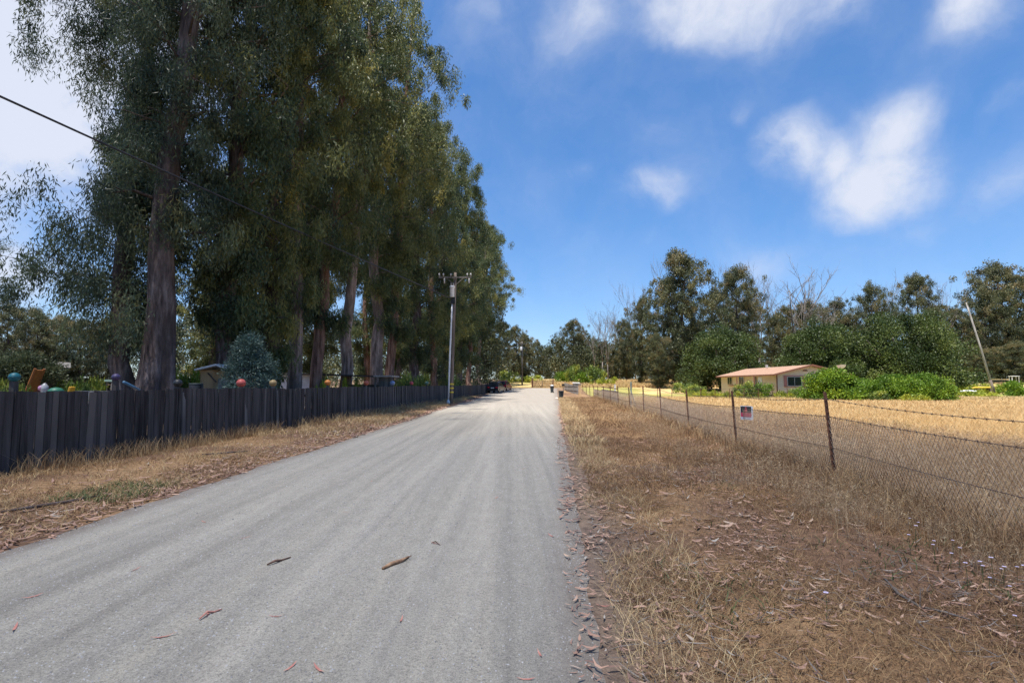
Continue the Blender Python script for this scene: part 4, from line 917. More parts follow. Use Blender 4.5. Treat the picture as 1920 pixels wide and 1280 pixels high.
def cottage():
    y = 24.; x = X(387, y); o = thing('garden_hut', (x, y, 0), 'small orange timber hut with pale metal roof behind the conifer', 'hut')
    mb = MB(); mb.box((0, 1, 1.12), (.55, 2, 2.24)); mb.build('wall', M['tanwood'], o)
    mb = MB(); mb.prism([(-.4, -.3, 2.2), (.55, -.3, 2.42), (.95, -.3, 2.28), (.95, -.3, 2.36), (.55, -.3, 2.5), (-.4, -.3, 2.28)], (0, 2.6, 0)); mb.build('roof', M['galv'], o)
    mb = MB(); mb.box((.62, .3, .95), (.5, .06, 1.8)); mb.build('side_wall', M['greywood'], o)
    mb = MB(); mb.tube([(.08, -.06, 2.1), (.5, -.12, 1.7)], .03, 5); mb.build('brace', M['roofdark'], o)
    y = 21.; x = X(368, y); o = thing('barrel', (x, y, 0), 'dark barrel standing left of the orange timber hut', 'barrel')
    mb = MB(); mb.lathe((0, 0, 0), [(.2, 0), (.24, .1), (.25, .8), (.25, 1.55), (.23, 1.6)], 14); mb.build('shell', M['black'], o, True); mb = MB(); mb.lathe((0, 0, 1.58), [(.25, 0), (.255, .02), (.255, .05), (.2, .06)], 14); mb.build('rim', M['binplastic'], o, True)
cottage()
def yard():
    y = 30.; x = X(95, y); zt = Z(689, y)
    o = thing('playhouse', (x, y, 0), 'red and purple play shelter with shingled roof, far left behind the fence', 'playhouse')
    mb = MB(); mb.prism([(-.9, -.8, zt), (.75, -.8, zt), (.3, -.3, zt + .32), (-.45, -.3, zt + .32)], (0, 1.2, 0)); mb.build('roof', M['greywood'], o)
    mb = MB(); mb.box((-.08, -.86, zt - .04), (1.75, .06, .09)); mb.build('beam', paint('red_beam', (.38, .07, .05)), o)
    for s in (-.65, .5): mb = MB(); mb.box((s, -.8, zt / 2), (.1, .1, zt - .1)); mb.build('post', paint('purple_post', (.10, .05, .13)), o)
    mb = MB(); mb.box((-.05, -.1, .9), (1.2, .06, 1.75)); mb.build('back_wall', paint('dull_red_wall', (.22, .05, .05)), o)
    mb = MB(); mb.prism([(-.35, -.88, zt - .22), (.35, -.88, zt - .22), (.2, -.88, zt - .12), (-.2, -.88, zt - .12)], (0, .04, 0)); mb.build('sign', paint('orange_sign', (.6, .2, .04)), o)
    y = 26.; x = X(52, y); o = thing('play_slide', (x, y, 0), 'orange wooden slide frame beside the olive tree', 'slide')
    for s in (-.25, .25): mb = MB(); mb.tube([(-.25, s, .0), (.55, s, 2.35)], .06, 6); mb.build('rail', paint('orange_frame', (.45, .16, .05)), o)
    mb = MB(); mb.box((.15, 0, 1.15), (.05, .5, 2.4), ry=.33); mb.build('chute', paint('orange_chute', (.5, .2, .06)), o)
    y = 17.5; x = X(132, y); o = thing('ride_on_toy', (x, y, 0), 'bright yellow plastic ride on toy seen over the left fence', 'toy')
    mb = MB(); mb.box((-.05, 0, 1.30), (.30, .26, .08)); mb.build('body', paint('yellow_plastic', (.7, .42, .02)), o, bevel=.03); mb = MB(); mb.box((.05, 0, 1.42), (.10, .2, .2), ry=.2); mb.build('backrest', paint('amber_plastic', (.68, .33, .02)), o, bevel=.03)
    mb = MB(); mb.box((0, 0, .64), (.5, .5, 1.26)); mb.build('stand', M['greywood'], o)
    for s in (-.17, .13): mb = MB(); mb.tube([(s, -.19, 1.27), (s, -.155, 1.27)], .07, 12); mb.build('wheel', M['black'], o)
    y = 17.; x = X(106, y); o = thing('sand_table', (x, y, 0), 'green lidded play table left of the yellow toy', 'play table')
    mb = MB(); mb.lathe((0, 0, 1.36), [(.22, 0), (.2, .06), (.12, .12), (.02, .14)], 14); mb.build('lid', paint('green_lid', (.05, .2, .12)), o, True); mb = MB(); mb.box((0, 0, 1.3), (.46, .4, .12)); mb.build('tray', paint('teal_tray', (.06, .25, .25)), o)
    for a in (-.18, .18):
        for b in (-.15, .15): mb = MB(); mb.box((a, b, .62), (.05, .05, 1.24)); mb.build('leg', M['greywood'], o)
    y = 19.; x = X(84, y); o = thing('toy_bundle', (x, y, 0), 'white and pink garden figure before the play shelter', 'figure')
    mb = MB(); mb.lathe((0, 0, 0), [(.10, 0), (.12, .5), (.08, 1.25), (.12, 1.4), (.12, 1.52), (.06, 1.6), (.02, 1.64)], 12); mb.build('body', M['porcelain'], o, True); mb = MB(); mb.lathe((-.07, -.05, 1.36), [(.02, 0), (.09, .05), (.09, .15), (.02, .2)], 10); mb.build('pink_patch', paint('pink_paint', (.6, .3, .45)), o, True)
    y = 33.; x = X(205, y); o = thing('garden_table', (x, y, 0), 'pale mint table top seen left of the purple ball', 'table')
    mb = MB(); mb.box((0, 0, 1.82), (.8, .6, .12)); mb.build('top', paint('mint_paint', (.45, .65, .55)), o)
    for a in (-.33, .33):
        for b in (-.24, .24): mb = MB(); mb.box((a, b, .88), (.06, .06, 1.76)); mb.build('leg', M['greywood'], o)
    # low timber edging along the yard
    y = 22.; x0, x1 = X(140, y), X(232, y); o = thing('raised_bed', ((x0 + x1) / 2, y, 0), 'weathered raised timber bed behind the fence left of the thick trunk', 'garden bed')
    for k in range(3): mb = MB(); mb.box((0, 0, .3 + .42 * k), (x1 - x0, .08, .38)); mb.build('plank', M['greywood'], o)
    for i, (u, y, k, h, s) in enumerate([(8, 24, 0, 1.45, .6), (24, 22, 0, 1.3, .5), (150, 25, 1, 1.6, .6), (172, 27, 0, 1.6, .7), (212, 27, 1, 1.6, .5), (122, 28, 2, 1.55, .6), (330, 24, 0, 1.9, .7), (355, 27, 2, 2.0, .8)]):
        x = X(u, y); plant('yard_shrub', (x, y, g(x, y)), gt[k], ['grey green shrub at the far left edge behind the fence', 'shrub between the left edge and the teal ball', 'yellow flowering shrub right of the yellow toy', 'green shrub behind the raised timber bed', 'yellow shrub left of the purple ball', 'green shrub behind the yellow toy', 'shrub right of the thick trunk above the black ball', 'green shrub between thick trunk and orange hut'][i], 'shrub', 'shrubs in the yard', rz=i, sxy=s, sz=h)
    for i, (u, y, k, h, s) in enumerate([(760, 40, 0, 2.0, .8), (790, 45, 0, 2.0, .8), (615, 34, 1, 2.2, .6), (667, 36, 1, 2.1, .6), (850, 62, 0, 2.2, .9)]):
        x = X(u, y); plant('yard_shrub', (x, y, g(x, y)), gt[k], ['grey shrub behind the pale blue ball', 'grey shrub behind the pinkish red ball', 'sunlit yellow green shrub seen through the open shed', 'yellow green shrub behind the shed near its grey end', 'shrub behind the fence right of the power pole'][i], 'shrub', 'shrubs in the yard', rz=i, sxy=s, sz=h)
yard()

# ------------------------------------------------------------------ poles and cables
def power_pole():
    y = 43.; x = X(846, y); z0 = g(x, y); H = Z(509, y) - z0; lx = .26
    o = thing('power_pole', (x, y, z0), 'weathered wooden power pole with transformer and pale conduit on the left verge', 'power pole')
    at = lambda z: np.array([lx * z / H, 0, z])
    mb = MB(); mb.tube([at(-.5), at(H * .3), at(H * .7), at(H)], [.145, .135, .12, .105], 12); mb.build('pole', M['polewood'], o, True)
    ca = at(H - .42)
    mb = MB(); mb.box(ca + np.array([0, -.17, 0]), (2.65, .09, .11)); mb.build('crossarm', M['palewood'], o)
    for s in (-1, 1): mb = MB(); mb.tube([ca + np.array([s * .75, -.24, -.02]), ca + np.array([s * .08, -.2, -.62])], .03, 5); mb.build('brace', M['palewood'], o)
    for s in (-1.28, -.95, -.35, 1.0, 1.28):
        mb = MB(); mb.lathe(ca + np.array([s, -.17, .06]), [(.03, 0), (.03, .08), (.075, .10), (.06, .15), (.075, .19), (.05, .26), (.02, .28)], 10); mb.build('insulator', M['porcelain'], o, True)
    for s in (-.85, 1.15): mb = MB(); mb.lathe(ca + np.array([s, -.24, -.52]), [(.03, 0), (.06, .05), (.05, .15), (.065, .2), (.05, .3), (.06, .36), (.03, .42)], 10); mb.build('cutout', M['porcelain'], o, True)
    tz = at(H - 2.05); tc_ = tz + np.array([-.17, -.28, 0])
    t = None
    mb = MB(); mb.lathe(tc_, [(.17, 0), (.19, .03), (.19, .75), (.215, .78), (.215, .86), (.15, .92), (.05, .94)], 16); t = mb.build('transformer', M['galv'], o, True)
    for s in (-.09, .09): mb = MB(); mb.lathe(tc_ + np.array([s, 0, .95]), [(.03, 0), (.045, .05), (.03, .1), (.045, .14), (.02, .2)], 8); mb.build('bushing', M['porcelain'], t, True)
    mb = MB(); mb.box(tz + np.array([-.12, -.15, -.3]), (.36, .2, .5)); mb.build('secondary_rack', M['black'], o)
    mb = MB(); mb.tube([(-.20, -.18, -.1), at(H * .3) + np.array([-.2, -.17, 0]), at(H * .6) + np.array([-.18, -.16, 0]), at(H - 2.6) + np.array([-.16, -.15, 0])], [.075, .075, .07, .065], 10); mb.build('conduit', M['galv'], o, True)
    mb = MB(); mb.lathe((-.20, -.18, -.05), [(.1, 0), (.16, .05), (.13, .28), (.075, .42)], 12); mb.build('conduit_boot', M['galv'], o, True)
    for z in (.95, 1.28, 1.6): mb = MB(); mb.lathe(at(z), [(.17, -.06), (.18, -.055), (.18, .055), (.17, .06)], 12); mb.build('yellow_band', M['yellowband'], o, True)
    return o, np.array([x, y, z0]), ca, H, at
po, pb, ca, PH, pat = power_pole()
def cable(name, pts, rad, lab, sag=.6, m='cable'):
    p0, p1 = np.array(pts[0], float), np.array(pts[1], float); T = np.linspace(0, 1, 25)
    P = [(p1 - p0) * t + np.array([0, 0, -4 * sag * t * (1 - t)]) for t in T]
    mb = MB(); mb.tube(P, rad, 6); o = mb.build(name, M[m], None, True); o.location = p0; tag(o, lab, 'cable'); return o
# pole 2 and leaning pole
y = 108.; x = X(979, y); z0 = g(x, y); H = Z(640, y) - z0; o = thing('power_pole', (x, y, z0), 'thin distant power pole left of the farm gate', 'power pole')
mb = MB(); mb.tube([(0, 0, -.5), (0, 0, H * .5), (0, 0, H)], [.17, .15, .12], 10); mb.build('pole', M['palewood'], o, True)
mb = MB(); mb.box((0, -.16, H - .5), (2.0, .1, .12)); mb.build('crossarm', M['palewood'], o)
for s in (-.9, -.4, .9): mb = MB(); mb.lathe((s, -.16, H - .44), [(.03, 0), (.07, .08), (.05, .2), (.02, .22)], 8); mb.build('insulator', M['porcelain'], o, True)
mb = MB(); mb.lathe((-.2, -.25, H - 1.9), [(.2, 0), (.22, .05), (.22, .7), (.1, .8)], 12); mb.build('transformer', M['galv'], o, True)
p2top = np.array([x, y, z0 + H])
y = 72.; x = X(1864, y); z0 = g(x, y); o = thing('leaning_pole', (x, y, z0), 'bare grey wooden pole leaning left in the right field', 'pole')
tx, tz = X(1822, y) - x, Z(566, y) - z0
mb = MB(); mb.tube([(.06, 0, -.5), (tx * .5 + .05, 0, tz * .5), (tx, 0, tz)], [.16, .12, .08], 10); mb.build('pole', M['greywood'], o, True)
mb = MB(); mb.tube([(.02, 0, .02), (tx * .17, 0, tz * .17)], [.2, .165], 10); mb.build('dark_butt', M['polewood'], o, True)
mb = MB(); mb.tube([(tx * .97, -.12, tz * .97), (tx - .2, -.12, tz + 1.2), (tx - .5, -.1, tz + 2.9)], [.02, .015, .01], 5); mb.build('mast', M['greywood'], o, True)
ct = pb + ca
n0 = np.array([-22.2, -10.5, 10.9])
cable('overhead_cable', (pb + pat(PH - 2.2) + np.array([-.15, -.2, 0]), n0), .035, 'thick dark overhead cable running up to the upper left of the picture', .25)
for i, s in enumerate((-1.28, 1.28)):
    cable('overhead_cable', (ct + np.array([s, -.17, .3]), p2top + np.array([(-.9, .9)[i], -.16, -.25])), .008, ('thin conductor between the two power poles, left side of the arms', 'thin conductor between the two power poles, right side of the arms')[i], 1.2)

# ------------------------------------------------------------------ vehicles
def car(loc, rz, paintm, label, name='parked_car'):
    o = thing(name, loc, label, 'car', None, rz)
    # profile along local Y (front +), shared by lower body and cabin
    low = [(-2.25, .35), (-2.3, .6), (-2.28, .95), (-2.1, 1.05), (1.0, 1.02), (1.9, .92), (2.25, .75), (2.28, .4), (1.9, .28), (-1.9, .28)]
    mb = MB(); mb.prism([(-.9, a, b) for a, b in low], (1.8, 0, 0)); body = mb.build('body', paintm, o, bevel=.07)
    cab = [(-2.12, 1.03), (-1.85, 1.55), (-1.5, 1.66), (.05, 1.66), (.35, 1.6), (1.1, 1.02)]
    V = []; 
    for sx in (-1, 1):
        for a, b in cab: V.append((sx * (.86 - .16 * (b - 1.03) / .63), a, b))
    n = len(cab); F = [tuple(range(n))[::-1], tuple(range(n, 2 * n))] + [(i, (i + 1) % n, n + (i + 1) % n, n + i) for i in range(n)]
    mb = MB(); mb.add(V, F); mb.build('cabin', paintm, o, bevel=.04)
    for s in (-1, 1):
        mb = MB(); mb.prism([(s * .845, -1.75, 1.1), (s * .745, -1.55, 1.52), (s * .745, -.1, 1.54), (s * .845, .6, 1.1)], (s * .012, 0, 0)); mb.build('side_window', M['glass'], o)
        mb = MB(); mb.box((s * .66, -2.29, .86), (.34, .06, .17)); mb.build('tail_lamp', M['tail'], o, bevel=.02)
        mb = MB(); mb.box((s * .66, 2.24, .72), (.36, .06, .14)); mb.build('headlight', M['porcelain'], o, bevel=.02)
        mb = MB(); mb.box((s * .98, .55, 1.12), (.18, .1, .14)); mb.build('mirror', paintm, o, bevel=.03)
        for yy in (-1.4, 1.42):
            mb = MB(); mb.tube([(s * .70, yy, .34), (s * .92, yy, .34)], .34, 20); wh = mb.build('wheel', M['tyre'], o)
            mb = MB(); mb.tube([(s * .905, yy, .34), (s * .93, yy, .34)], .22, 14); mb.build('rim', M['chrome'], wh)
    mb = MB(); mb.prism([(-.72, -2.135, 1.08), (.72, -2.135, 1.08), (.62, -1.88, 1.54), (-.62, -1.88, 1.54)], (0, -.02, .005)); mb.build('rear_window', M['glass'], o)
    mb = MB(); mb.box((0, -2.31, .48), (1.7, .08, .2)); mb.build('bumper', M['black'], o, bevel=.03)
    mb = MB(); mb.box((0, -2.33, .78), (.5, .03, .12)); mb.build('licence_plate', M['white'], o)
    for s in (-.58, .58): mb = MB(); mb.tube([(s, -1.4, 1.72), (s, .0, 1.72)], .025, 6); mb.build('roof_rail', M['chrome'], o)
    return o
y = 84.; x = X(931, y); car((x, y, g(x, y)), R(-14), M['carpaint'], 'dark blue car parked at the left edge of the lane, nearest the fence end')
y = 90.5; x = X(945, y); car((x, y, g(x, y)), R(-12), M['redpaint'], 'dark red car parked just beyond the dark blue car')

# ------------------------------------------------------------------ bins, mailbox, gate
def bin_(loc, rz, sc_, label):
    o = thing('wheelie_bin', loc, label, 'bin', None, rz); o.scale = (sc_,) * 3
    mb = MB(); V = [(-.2, -.22, .08), (.2, -.22, .08), (.2, .2, .08), (-.2, .2, .08), (-.28, -.3, .98), (.28, -.3, .98), (.28, .3, .98), (-.28, .3, .98)]
    mb.add(V, [(0, 3, 2, 1), (4, 5, 6, 7), (0, 1, 5, 4), (1, 2, 6, 5), (2, 3, 7, 6), (3, 0, 4, 7)]); mb.build('body', M['binplastic'], o, bevel=.02)
    mb = MB(); mb.prism([(-.3, -.34, .985), (-.3, .3, .985), (-.3, .3, 1.05), (-.3, 0, 1.08), (-.3, -.34, 1.03)], (.6, 0, 0)); mb.build('lid', M['black'], o, bevel=.015)
    for s in (-.24, .24): mb = MB(); mb.tube([(s - .03, .24, .11), (s + .03, .24, .11)], .11, 14); mb.build('wheel', M['tyre'], o)
    mb = MB(); mb.tube([(-.22, .36, .95), (.22, .36, .95)], .018, 6); mb.build('handle', M['black'], o)
    return o
y = 59.5; x = X(1052, y); bin_((x, y, g(x, y)), .3, .82, 'dark green wheelie bin at the right edge of the lane, nearer one')
y = 84.; x = X(1035, y); b = bin_((x, y, g(x, y)), -.2, .95, 'dark wheelie bin farther along the right lane edge, below the white sack'); bx, by, bz = b.location
mb = MB(); mb.lathe((0, 0, 0), [(.05, 0), (.26, .03), (.28, .10), (.2, .18), (.06, .22), (.07, .25)], 10); s = mb.build('sack', M['white'], None, True); s.location = (bx, by, bz + 1.03); tag(s, 'white sack lying on top of the farther bin', 'sack')
y = 80.; x = X(1056, y); o = thing('mailbox', (x, y, g(x, y)), 'dark mailbox on a post right of the lane end', 'mailbox')
mb = MB(); mb.box((0, 0, .6), (.1, .1, 1.2)); mb.build('post', M['greywood'], o)
mb = MB(); mb.prism([(-.2, -.3, 1.2), (.2, -.3, 1.2), (.2, -.3, 1.42), (.1, -.3, 1.52), (-.1, -.3, 1.52), (-.2, -.3, 1.42)], (0, .6, 0)); mb.build('box', M['black'], o)
mb = MB(); mb.box((.215, 0, 1.42), (.02, .05, .16)); mb.build('flag', M['tail'], o)
y = 82.; x = X(1080, y); o = thing('utility_box', (x, y, g(x, y)), 'white flat topped box behind the pickets at the lane end', 'box')
mb = MB(); mb.box((0, 0, .75), (.9, .6, 1.5)); mb.build('cabinet', M['greywood'], o, bevel=.02); mb = MB(); mb.box((0, 0, 1.6), (1.1, .8, .18)); mb.build('top', M['white'], o, bevel=.04)
def gate():
    y = 100.; x0, x1 = X(998, y), X(1036, y); z0 = g(x0, y); o = thing('farm_gate', (x0, y, z0), 'low tubular farm gate across the end of the lane', 'gate'); W = x1 - x0
    for z in (.35, .65, .95, 1.3): mb = MB(); mb.tube([(.15, 0, z), (W - .1, 0, z)], .035, 6); mb.build('rail', M['polewood'], o)
    for t in (.15, W / 2, W - .1): mb = MB(); mb.tube([(t, -.05, .25), (t, -.05, 1.35)], .04, 6); mb.build('upright', M['polewood'], o)
    mb = MB(); mb.box((0, 0, .85), (.26, .26, 1.9)); mb.build('gate_post', M['rust'], o)
    mb = MB(); mb.box((W + .1, 0, .75), (.2, .2, 1.6)); mb.build('latch_post', M['rust'], o)
gate()
# picket section and big timber post by the driveway
def pickets():
    y0, y1 = 92., 78.; p0 = np.array([X(1058, y0), y0]); p1 = np.array([X(1083, y1), y1]); d = p1 - p0; L_ = np.linalg.norm(d); a = math.atan2(d[1], d[0])
    o = thing('picket_fence', (p0[0], p0[1], g(*p0)), 'short weathered picket fence behind the nearer bin', 'fence'); mb = MB(); n = int(L_ / .16)
    for k in range(n):
        q = p0 + d * (k + .5) / n; mb.box((q[0] - p0[0], q[1] - p0[1], g(*q) - g(*p0) + .62), (.11, .025, 1.3 + .08 * random.random()), rz=a)
    mb.build('picket', M['greywood'], o); o.children[0].name = 'picket_panel'
    for z in (.35, 1.0):
        mb = MB(); mb.box(((d / 2)[0], (d / 2)[1], z + (g(*p1) - g(*p0)) / 2), (L_, .09, .08), rz=a); mb.build('rail', M['greywood'], o)
pickets()
y = 64.; x = X(1087, y); o = thing('timber_post', (x, y, g(x, y)), 'tall tan timber post at the driveway opening', 'post')
mb = MB(); mb.box((0, 0, .75), (.3, .3, 1.55)); mb.build('shaft', M['tanwood'], o, bevel=.02); mb = MB(); mb.box((0, 0, 1.56), (.36, .36, .07)); mb.build('cap', M['greywood'], o)

# ------------------------------------------------------------------ rusty wire fence at right
def wire_fence():
    o = thing('wire_fence', (fence_r(8.65), 8.65, 0), 'rusty chain link fence with barbed wire top along the right verge', 'fence'); bx, by = fence_r(8.65), 8.65
    ys_ = [4.0, 8.65, 13.3, 17.95, 22.6, 27.2, 32.2, 38.0, 43.6, 50, 56.4, 63, 70, 78, 88, 98]; r_ = np.random.default_rng(41)
    tops = []
    for i, y in enumerate(ys_):
        x = fence_r(y); z = g(x, y); h = 1.43 + .04 * r_.normal(); ln = -.045 + .02 * r_.normal(); mb = MB()
        b = np.array([x - bx, y - by, z - .15]); t = np.array([x - bx + ln * h, y - by + .02 * r_.normal(), z + h])
        d = t - b
        mb.tube([b, t], .024 if y < 30 else .032, 4); mb.tube([b + (.028, 0, 0), t + (.028, 0, -.02)], .012, 4)
        for k in range(14):
            q = b + d * (.15 + .83 * k / 14); mb.box(q + np.array([0, -.028, 0]), (.022, .02, .028))
        mb.build('post', M['rust'], o); tops.append((b, t))
    # strands
    for frac, nm, barb in ((.93, 'barbed_wire', True), (.755, 'top_wire', True), (.10, 'bottom_wire', False), (.45, 'tension_wire', False)):
        mb = MB()
        for (b0_, t0), (b1, t1) in zip(tops[:-1], tops[1:]):
            p0 = b0_ + (t0 - b0_) * frac; p1 = b1 + (t1 - b1) * frac; T = np.linspace(0, 1, 9); sg = .06 if frac > .9 else .025
            P = [p0 + (p1 - p0) * t + np.array([0, 0, -4 * sg * t * (1 - t)]) for t in T]; rad = .0042 if p0[1] < 20 else .008
            mb.tube(P, rad, 4, cap=False)
            if barb and p0[1] < 24:
                n = 30
                for k in range(n):
                    t = (k + .5) / n; q = p0 + (p1 - p0) * t + np.array([0, 0, -4 * sg * t * (1 - t)])
                    for s in (-1, 1): mb.tube([q + (s * .004, -.013, -.014 * s), q + (-s * .004, .013, .014 * s)], .003, 3, cap=False)
        mb.build(nm, M['wire'], o)
    # woven mesh: two families of slanting wires
    V = []; F = []; pitch = .062
    def at(s, hfrac):
        i = min(int(np.searchsorted(ycum, s, 'right')) - 1, len(ycum) - 2); t = (s - ycum[i]) / (ycum[i + 1] - ycum[i])
        (b0_, t0), (b1, t1) = tops[i], tops[i + 1]; b = b0_ + (b1 - b0_) * t; tt = t0 + (t1 - t0) * t
        q = b + (tt - b) * (.10 + .655 * hfrac); q[2] -= 4 * .025 * t * (1 - t) * hfrac; return q
    ycum = np.array([t[0][1] for t in tops]); s0, s1 = ycum[0], ycum[11]; hgt = 1.03; run = hgt * .62
    s = s0
    while s < s1:
        sp = pitch if s < 14 else pitch * 2
        wr = .0024 if s < 7 else (.0030 if s < 14 else .0036)
        for sg in (-1, 1):
            a, b = s, s + sg * run
            if not (s0 <= b <= s1): continue
            p = [at(a + (b - a) * t, t) for t in (0, .5, 1)]
            n0 = len(V)
            for q in p:
                V += [q + np.array([wr, 0, wr * .5]), q + np.array([-wr, .0, wr * .5]), q + np.array([0, wr, -wr])]
            for k in (0, 3):
                for e in range(3): F.append((n0 + k + e, n0 + k + (e + 1) % 3, n0 + k + 3 + (e + 1) % 3, n0 + k + 3 + e))
        s += sp
    link('chain_link_mesh', raw('chain_link_mesh', V, F, M['mesh']), o)
    # teal corner brace and white post
    y = 32.6; x = fence_r(y) + .1; mb = MB(); q = np.array([x - bx, y - by, g(x, y)])
    mb.tube([q + (0, 0, -.1), q + (.03, 0, 1.75)], .045, 8); mb.build('corner_post', paint('teal_post', (.15, .24, .24)), o)
    mb = MB(); mb.tube([q + (.02, .05, 1.2), q + (-.25, -1.3, .02)], .035, 6); mb.build('brace', M['polewood'], o); mb = MB(); mb.tube([q + (.02, 0, 1.2), q + (.42, .3, .02)], .035, 6); mb.build('brace', paint('pale_teal_brace', (.4, .5, .5)), o)
wire_fence()
y = 52.; x = X(1153, y); o = thing('white_marker_post', (x, y, g(x, y)), 'slim white post behind the wire fence right of the grey boards', 'post')
mb = MB(); mb.box((0, 0, .75), (.12, .12, 1.5)); mb.build('shaft', M['white'], o); mb = MB(); mb.box((0, 0, 1.53), (.15, .15, .06)); mb.build('cap', M['white'], o)
def grey_panel():
    y0, y1 = 58., 43.; p0 = np.array([fence_r(y0) + .5, y0]); p1 = np.array([fence_r(y1) + .5, y1]); d = p1 - p0; L_ = np.linalg.norm(d); a = math.atan2(d[1], d[0])
    o = thing('board_panel_fence', (p0[0], p0[1], 0), 'grey weathered board panel with dark top pipe behind the wire fence', 'fence panel'); mb = MB(); n = int(L_ / .2)
    r_ = np.random.default_rng(4)
    for k in range(n):
        if r_.random() < .12: continue
        q = d * (k + .5) / n; mb.box((q[0], q[1], .52), (.16, .03, 1.0 + .1 * r_.random()), rz=a)
    mb.build('panel', M['greywood'], o)
    mb = MB(); mb.tube([(0, 0, 1.3), (d[0], d[1], 1.22)], .045, 6); mb.build('top_pipe', M['rust'], o)
grey_panel()
def sign():
    y = 12.55; x = X(1397, y) ; z = Z(773, y); o = thing('warning_sign', (x, y, z), 'small black, red and white notice hanging on the wire fence', 'sign', None, -1.05); w_, h_ = .30, .30
    mb = MB(); mb.box((0, 0, 0), (w_, .004, h_ + .02)); mb.build('plate', mat('sign_white', (.62, .64, .68), .6), o)
    mb = MB(); mb.box((0, -.0045, .075), (w_ - .02, .003, .14)); mb.build('black_field', mat('sign_black', (.02, .025, .03), .6), o)
    mb = MB(); mb.box((0, -.0045, -.045), (w_ - .02, .003, .096)); mb.build('red_band', mat('sign_red', (.42, .045, .1), .6), o)
    mb = MB(); rs = mat('sign_symbol', (.5, .08, .09), .6)
    mb.prism([(-.035, -.0065, .02), (.03, -.0065, .02), (.045, -.0065, .06), (.02, -.0065, .10), (.015, -.0065, .135), (-.02, -.0065, .13), (-.012, -.0065, .09), (-.045, -.0065, .055)], (0, -.002, 0)); mb.build('symbol', rs, o)
    mb = MB(); gm_ = mat('sign_grey', (.35, .36, .4), .6)
    for k, (a, b) in enumerate([(-.1, .09), (-.02, .05), (.06, .07)]): mb.box((a, -.0035, -.13), (b, .002, .014))
    mb.build('faint_lines', gm_, o)
    mb = MB(); mb.box((.16, .004, .0), (.04, .006, .30)); mb.build('backing_edge', M['galv'], o)
sign()
# light wire fence in front of the house garden
def garden_fence():
    y = 56.; o = thing('garden_fence', (X(1230, y), y, 0), 'thin wire garden fence on rusty stakes before the house', 'fence'); bx = X(1230, y)
    us = list(range(1232, 1530, 27)); P = []
    for u in us:
        x = X(u, y); z = g(x, y); mb = MB(); mb.tube([(x - bx, 0, z), (x - bx + .03, 0, z + 1.15)], .03, 5); mb.build('stake', M['rust'], o); P.append((x - bx, z))
    for h in (.35, .7, 1.08):
        mb = MB()
        for a, b in zip(P[:-1], P[1:]): mb.tube([(a[0], 0, a[1] + h), (b[0], 0, b[1] + h)], .010, 4, cap=False)
        mb.build('wire', M['wire'], o)
garden_fence()

